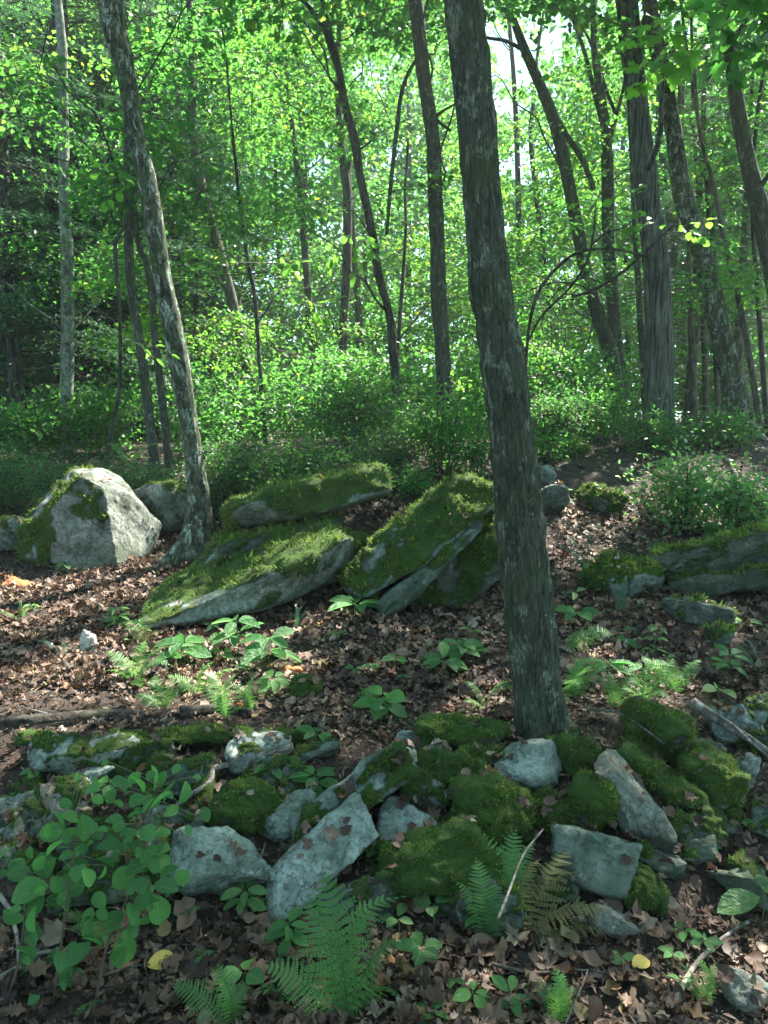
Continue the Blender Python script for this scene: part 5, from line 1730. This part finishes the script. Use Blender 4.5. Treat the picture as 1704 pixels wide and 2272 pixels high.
# stems: (label, crop points bottom->top)
SH = [('tall round-leaved shrub stem reaching highest over the dark mossy boulder', [(420, 1500), (470, 1100), (560, 900), (620, 720), (650, 560), (690, 440)]),
      ('round-leaved shrub stem leaning to the left over the rust brown stone', [(240, 1500), (260, 1150), (300, 850), (320, 700), (290, 610)]),
      ('low round-leaved shrub stem spreading at the bottom left corner', [(160, 1500), (200, 1400), (230, 1300), (240, 1220), (200, 1100)]),
      ('round-leaved shrub stem at the left edge with broad overlapping leaves', [(40, 1500), (80, 1200), (110, 980), (130, 850), (110, 780)])]
roots = []
for (x, y, a, L) in list(LV):
    for q in range(2):
        LV.append((x + rng.normal(0, 60), y + rng.normal(0, 60), a + rng.uniform(-90, 90), L * rng.uniform(.4, .8)))
for lab, pts in SH:
    q = [(x * .5135, 1520 + y * .5135) for x, y in pts]
    Yb = 2.35
    Q = np.array([at(a, b, Yb + .06 * i_) for i_, (a, b) in enumerate(q)])
    base = np.array([Q[0][0], Q[0][1], hgt(Q[0][0], Q[0][1])])
    Q[0] = base
    root = empty('round_leaved_shrub', base, lab, 'shrub', 'round-leaved shrub stems before the wall')
    V_, F_ = tube(Q - base, np.linspace(.006, .002, len(Q)), 6, 40)
    obj('stem', mesh('stem', V_, F_, True), M['stem_brown'], root)
    roots.append((root, base, spline(Q, 60)))
for (x, y, a, L) in LV:
    px, py = x * .5135, 1520 + y * .5135
    best = None
    for (root, base, sp) in roots:
        sx, sy = proj(sp)
        dd = np.hypot(sx - px, sy - py)
        i_ = int(np.argmin(dd + .3 * np.abs(np.arange(60) - 40)))
        if best is None or dd[i_] < best[0]:
            best = (dd[i_], root, base, sp[i_])
    _, root, base, q = best
    Yl = q[1] + rng.normal(0, .05)
    lc = at(px, py, Yl)
    m = mpp(lc)
    ln = L * .5135 * m * 1.0
    fw_ = unit(lc - CAM)
    e1 = unit(np.cross(fw_, [0, 0, 1])); e2 = np.cross(e1, fw_)
    dr = e1 * math.cos(R(a)) + e2 * math.sin(R(a)) + fw_ * rng.normal(0, .25)
    nr = -fw_ * .5 + np.array([0, 0, .9]) + rng.normal(0, .55, 3)
    st = lc - unit(dr) * ln * .5
    leaf_obj('round', 'herb', st, dr, nr, ln, ln * rng.uniform(.7, .9), root, base)
    V_, F_ = tube(np.array([q - base, (q + st) / 2 - base + [0, 0, .008], st - base]), [.0018, .0015, .0012], 4, 6, cap=False)
    obj('petiole', mesh('petiole', V_, F_, True), M['stem'], root)

# ---------------------------------------------------------------- litter
def curl_tpl(outline, seed):
    r = np.random.default_rng(seed)
    V_, F_ = fan(outline, (r.uniform(-.9, 1.6), r.uniform(-1.2, 2.6)), .3, seed)
    return V_, F_


BROAD = [(0, 0), (.1, -.3), (.35, -.46), (.5, -.36), (.72, -.4), (.85, -.16), (1, .03), (.8, .22), (.7, .4), (.45, .34), (.28, .48), (.05, .22)]
TP = [curl_tpl(o, i_) for i_, o in enumerate([BROAD, OAK, BEECH, BEECH, MAPLE, BROAD, BEECH, BEECH])]
big_tp = TP


def scatter(n, x0, x1, y0, y1, s0, s1, lift=.0, power=1.0):
    y = y0 + (y1 - y0) * rng.random(n) ** power
    x = rng.uniform(-1, 1, n) * (y * .56 + .35) + .0
    z = hgt(x, y)
    e = .03
    gx = (hgt(x + e, y) - z) / e
    gy = (hgt(x, y + e) - z) / e
    nr = unit(np.stack([-gx, -gy, np.ones(n)], 1) + rng.normal(0, .4, (n, 3)))
    a = rng.random(n) * 2 * math.pi
    dr = np.stack([np.cos(a), np.sin(a), -(nr[:, 0] * np.cos(a) + nr[:, 1] * np.sin(a)) / nr[:, 2]], 1)
    pos = np.stack([x, y, z + .004 + lift + .02 * rng.random(n)], 1)
    ln = s0 + (s1 - s0) * 1.3 * rng.random(n) ** 1.8
    return pos, dr, nr, ln


g = Geo()
for q in range(8):
    small = q in (2, 3, 6, 7)
    for (n_, ya, yb, s0, s1) in ((2300, 1.7, 4.6, .028, .066), (2700, 4.3, 8.5, .04, .085), (900, 8.3, 13, .07, .11)):
        if yb > 8 and not small and ya > 8:
            continue
        pos, dr, nr, ln = scatter(n_, 0, 0, ya, yb, s0, s1)
        km = ~((pos[:, 1] > 2.7) & (pos[:, 1] < 3.75) & (pos[:, 0] > -2.0) & (rng.random(n_) < .88))
        km &= ~((noise(pos, 1.9, 21) + .4 * noise(pos, 5, 22) > (.05 if ya < 4 else .3)) & (rng.random(n_) < .72))
        pos, dr, nr, ln = pos[km], dr[km], nr[km], ln[km]
        g.add(*leaf_batch(pos, dr, nr, ln, ln * (.95 if not small else .8), TP[q]))
SP = np.concatenate([a for a, b in ON_STONE]); SN = np.concatenate([b for a, b in ON_STONE])
for q in range(8):
    P_, N_ = SP[q::8], SN[q::8] + rng.normal(0, .25, (len(SP[q::8]), 3))
    l_ = rng.uniform(.03, .075, len(P_))
    g.add(*leaf_batch(P_ + N_ * .008, unit(np.cross(N_, rng.normal(0, 1, (len(P_), 3)))), N_, l_, l_ * .85, TP[q]))
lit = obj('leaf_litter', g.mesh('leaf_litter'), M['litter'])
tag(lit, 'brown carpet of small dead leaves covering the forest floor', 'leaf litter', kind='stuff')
# needles, bits and crumbs between the leaves
n = 34000
pos, dr, nr, ln = scatter(n, 0, 0, 1.7, 8.5, .015, .05, power=1.3)
g = Geo(); g.add(*leaf_batch(pos, dr, nr, ln, ln * .3, T_DIAMOND))
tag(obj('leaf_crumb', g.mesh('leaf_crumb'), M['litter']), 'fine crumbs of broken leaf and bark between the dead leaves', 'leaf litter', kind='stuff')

DM = []
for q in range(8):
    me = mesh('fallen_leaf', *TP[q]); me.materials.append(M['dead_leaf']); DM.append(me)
cand = []
pos, dr, nr, ln = scatter(700, 0, 0, 1.85, 3.6, .06, .105, lift=.012)
qx, qy = proj(pos)
ok = [i_ for i_ in range(len(pos)) if 10 < qx[i_] < 1700 and qy[i_] < 2262]
# more at the lower right and bottom where they show
pn = noise(pos[ok], 1.9, 21)
pr = np.array([(2.2 if qy[i_] > 1980 or qx[i_] < 420 else .8) * (.35 if pn[k_] > .05 else 1) for k_, i_ in enumerate(ok)]); pr /= pr.sum()
sel = rng.choice(ok, 290, replace=False, p=pr)
for i_ in sel:
    d_, n_ = unit(dr[i_]), nr[i_]
    s_ = unit(np.cross(n_, d_)); nn_ = np.cross(d_, s_)
    l_ = ln[i_]
    o = bpy.data.objects.new('fallen_leaf', DM[int(rng.integers(8))])
    COL.objects.link(o)
    o.parent = floor
    o.matrix_local = Matrix(((d_[0] * l_, s_[0] * l_ * .9, nn_[0] * l_, pos[i_][0]), (d_[1] * l_, s_[1] * l_ * .9, nn_[1] * l_, pos[i_][1]), (d_[2] * l_, s_[2] * l_ * .9, nn_[2] * l_, pos[i_][2] + .008), (0, 0, 0, 1)))

# ---------------------------------------------------------------- dead wood
def stick(label, pts, wpx, mat='deadwood', name='dead_branch', cat='branch', lift=.01, group=None, sides=8, forks=(), Ys=None, disp=None):
    Q = []
    for k, (a, b) in enumerate(pts):
        q = hit(a, b) if Ys is None else at(a, b, Ys[k])
        q = q + np.array([0, 0, lift if Ys is None else 0])
        Q.append(q)
    Q = np.array(Q)
    base = Q[0].copy()
    r0 = wpx * mpp(Q[0]) / 2
    V_, F_ = tube(Q - base, np.linspace(r0, r0 * .55, len(Q)), sides, len(Q) * 8, disp)
    o = obj(name, mesh(name, V_, F_, True), M[mat], None, base)
    tag(o, label, cat, group)
    for f_ in forks:
        FQ = np.array([at(a, b, Q[min(len(Q) - 1, len(Q) // 2)][1]) for a, b in f_])
        V_, F_ = tube(FQ - base, np.linspace(r0 * .5, r0 * .2, len(FQ)), 6, len(FQ) * 6)
        obj('twig', mesh('twig', V_, F_, True), M[mat], o)
    return o


def wd_disp(th, s, rr):
    return rr * (.18 * noise(np.stack([np.cos(th) * 2, np.sin(th) * 2, s * 3], -1), 1, 4) + .08 * noise(np.stack([np.cos(th) * 6, np.sin(th) * 6, s * 5], -1), 1, 6))


stick('dark rotting log lying along the left behind the wall', [(-60, 1622), (60, 1612), (160, 1602), (270, 1592), (320, 1590)], 62, 'rotlog', 'log', 'log', lift=-.005, sides=24, disp=wd_disp)
stick('short dark rotten log piece just behind the flat moss sheet stone', [(400, 1590), (470, 1584), (560, 1590)], 34, 'rotlog', 'log', 'log', lift=.02, sides=16, disp=wd_disp)
stick('weathered grey branch lying over the stones at the right of the wall', [(1535, 1598), (1580, 1630), (1640, 1668), (1700, 1710)], 24, 'deadwood', lift=.1, sides=14, disp=wd_disp)
stick('thin grey twig crossing below the weathered branch at the right', [(1560, 1620), (1620, 1660), (1660, 1700), (1704, 1740)], 8, 'deadwood', lift=.13)
stick('twisted pale root draped down left of the plump mossy stone', [(650, 1698), (590, 1716), (540, 1734), (478, 1748), (466, 1780), (420, 1812), (385, 1842)], 16, 'deadwood', 'dead_root', 'root', lift=.10, sides=10, disp=wd_disp)
stick('thin twig arching over the round pale stone and moss slope', [(1300, 1640), (1365, 1645), (1420, 1680), (1470, 1720)], 6, 'twig', lift=.16)
stick('long bare twig lying on the litter at the bottom left', [(0, 2010), (25, 2050), (40, 2110), (45, 2180)], 12, 'deadwood', lift=.05)
stick('grey stick slanting across the bottom left corner', [(0, 2195), (40, 2170), (85, 2140), (130, 2130)], 16, 'deadwood', lift=.04)
stick('pale stick pointing up right in the bottom right litter', [(1490, 2250), (1540, 2160), (1600, 2100), (1660, 2060)], 14, 'deadwood', lift=.03, forks=[[(1600, 2100), (1650, 2110), (1700, 2115)]])
stick('straight grey twig standing in front of the tall moss mound', [(1105, 2040), (1125, 1990), (1160, 1900), (1205, 1840)], 7, 'deadwood', Ys=[2.55, 2.6, 2.7, 2.75])
stick('thin brown twig slanting in the moss bank left of the tall mound', [(930, 2010), (950, 1970), (975, 1930)], 5, 'twig', Ys=[2.7, 2.75, 2.8])
stick('long thin twig lying right of the tall fern', [(1090, 2160), (1180, 2180), (1290, 2175), (1370, 2185)], 8, 'twig', lift=.04)
stick('thin dry stem leaning right of the small erect fern', [(1255, 2272), (1290, 2190), (1305, 2150)], 4, 'deadwood', Ys=[2.2, 2.25, 2.3])
stick('whitish crooked twig leaning on the lower slab by the leaning trunk', [(430, 1270), (470, 1240), (490, 1200)], 7, 'deadwood', Ys=[6.3, 6.3, 6.35])
stick('bare forked twig on the ground at the left edge by the boulder', [(0, 1218), (40, 1215), (75, 1222), (95, 1232)], 5, 'deadwood', lift=.02)
stick('broken twig left of the bottom fern pair', [(100, 2210), (200, 2190), (300, 2160), (400, 2150)], 7, 'twig', lift=.03)
stick('short pale stub of wood in the litter bottom centre', [(560, 2228), (620, 2190), (660, 2165)], 8, 'deadwood', lift=.04)
GT = 'small dead twigs strewn on the litter'
for k in range(46):
    px, py = rng.uniform(0, 1700), rng.choice([rng.uniform(1350, 1600), rng.uniform(1980, 2265), rng.uniform(1050, 1300)])
    if py < 1320 and not (px < 350 or px > 1150):
        continue
    a = rng.random() * 3.14
    L = rng.uniform(30, 90)
    stick('thin dead twig lying among the brown leaves', [(px, py), (px + L * .5 * math.cos(a) + rng.normal(0, 4), py - L * .2 * math.sin(a) + rng.normal(0, 3)), (px + L * math.cos(a), py - L * .4 * math.sin(a))], rng.uniform(3, 6), random.choice(['deadwood', 'twig']), 'dead_twig', 'twig', lift=.025, group=GT)


def lump(label, name, cat, px, py, wp, hp, mat, flat=.4, seed=1, lift=.01):
    c = hit(px, py)
    m = mpp(c)
    V_, F_ = ICO[4]
    V_ = V_ * np.array([wp * m / 2, wp * m / 2 * .7, hp * m / 2])
    V_ = V_ * (1 + .35 * noise(V_ / (wp * m), 4, seed) + .2 * noise(V_ / (wp * m), 9, seed))[:, None]
    o = obj(name, mesh(name, V_, F_), M[mat], None, c + np.array([0, 0, lift]))
    return tag(o, label, cat)


lump('crumbling orange rotten wood chunk beside the bright moss stone', 'wood_chunk', 'wood', 648, 1496, 52, 34, 'orange_wood', seed=3)
lump('small orange wood piece in the litter below the airy fern', 'wood_chunk', 'wood', 532, 1570, 26, 14, 'orange_wood', seed=5)
lump('orange wood chunk in the sunny litter at the left edge', 'wood_chunk', 'wood', 35, 1300, 70, 30, 'orange_wood', seed=7)
lump('upright pale chip of bark lit white in the left litter', 'bark_chip', 'bark', 197, 1445, 34, 62, 'pale_chip', seed=9, lift=.04)

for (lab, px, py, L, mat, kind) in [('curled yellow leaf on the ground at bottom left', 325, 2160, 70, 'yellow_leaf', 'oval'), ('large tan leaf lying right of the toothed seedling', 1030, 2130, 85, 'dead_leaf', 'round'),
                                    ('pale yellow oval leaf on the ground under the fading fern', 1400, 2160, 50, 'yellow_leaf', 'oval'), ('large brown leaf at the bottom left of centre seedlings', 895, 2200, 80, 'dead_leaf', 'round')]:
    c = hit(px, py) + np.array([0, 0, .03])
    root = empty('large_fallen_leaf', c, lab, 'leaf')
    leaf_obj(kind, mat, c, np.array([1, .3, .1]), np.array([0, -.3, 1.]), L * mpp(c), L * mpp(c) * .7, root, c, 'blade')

print('tris', sum(len(m_.polygons) for m_ in bpy.data.meshes), 'objects', len(bpy.data.objects))
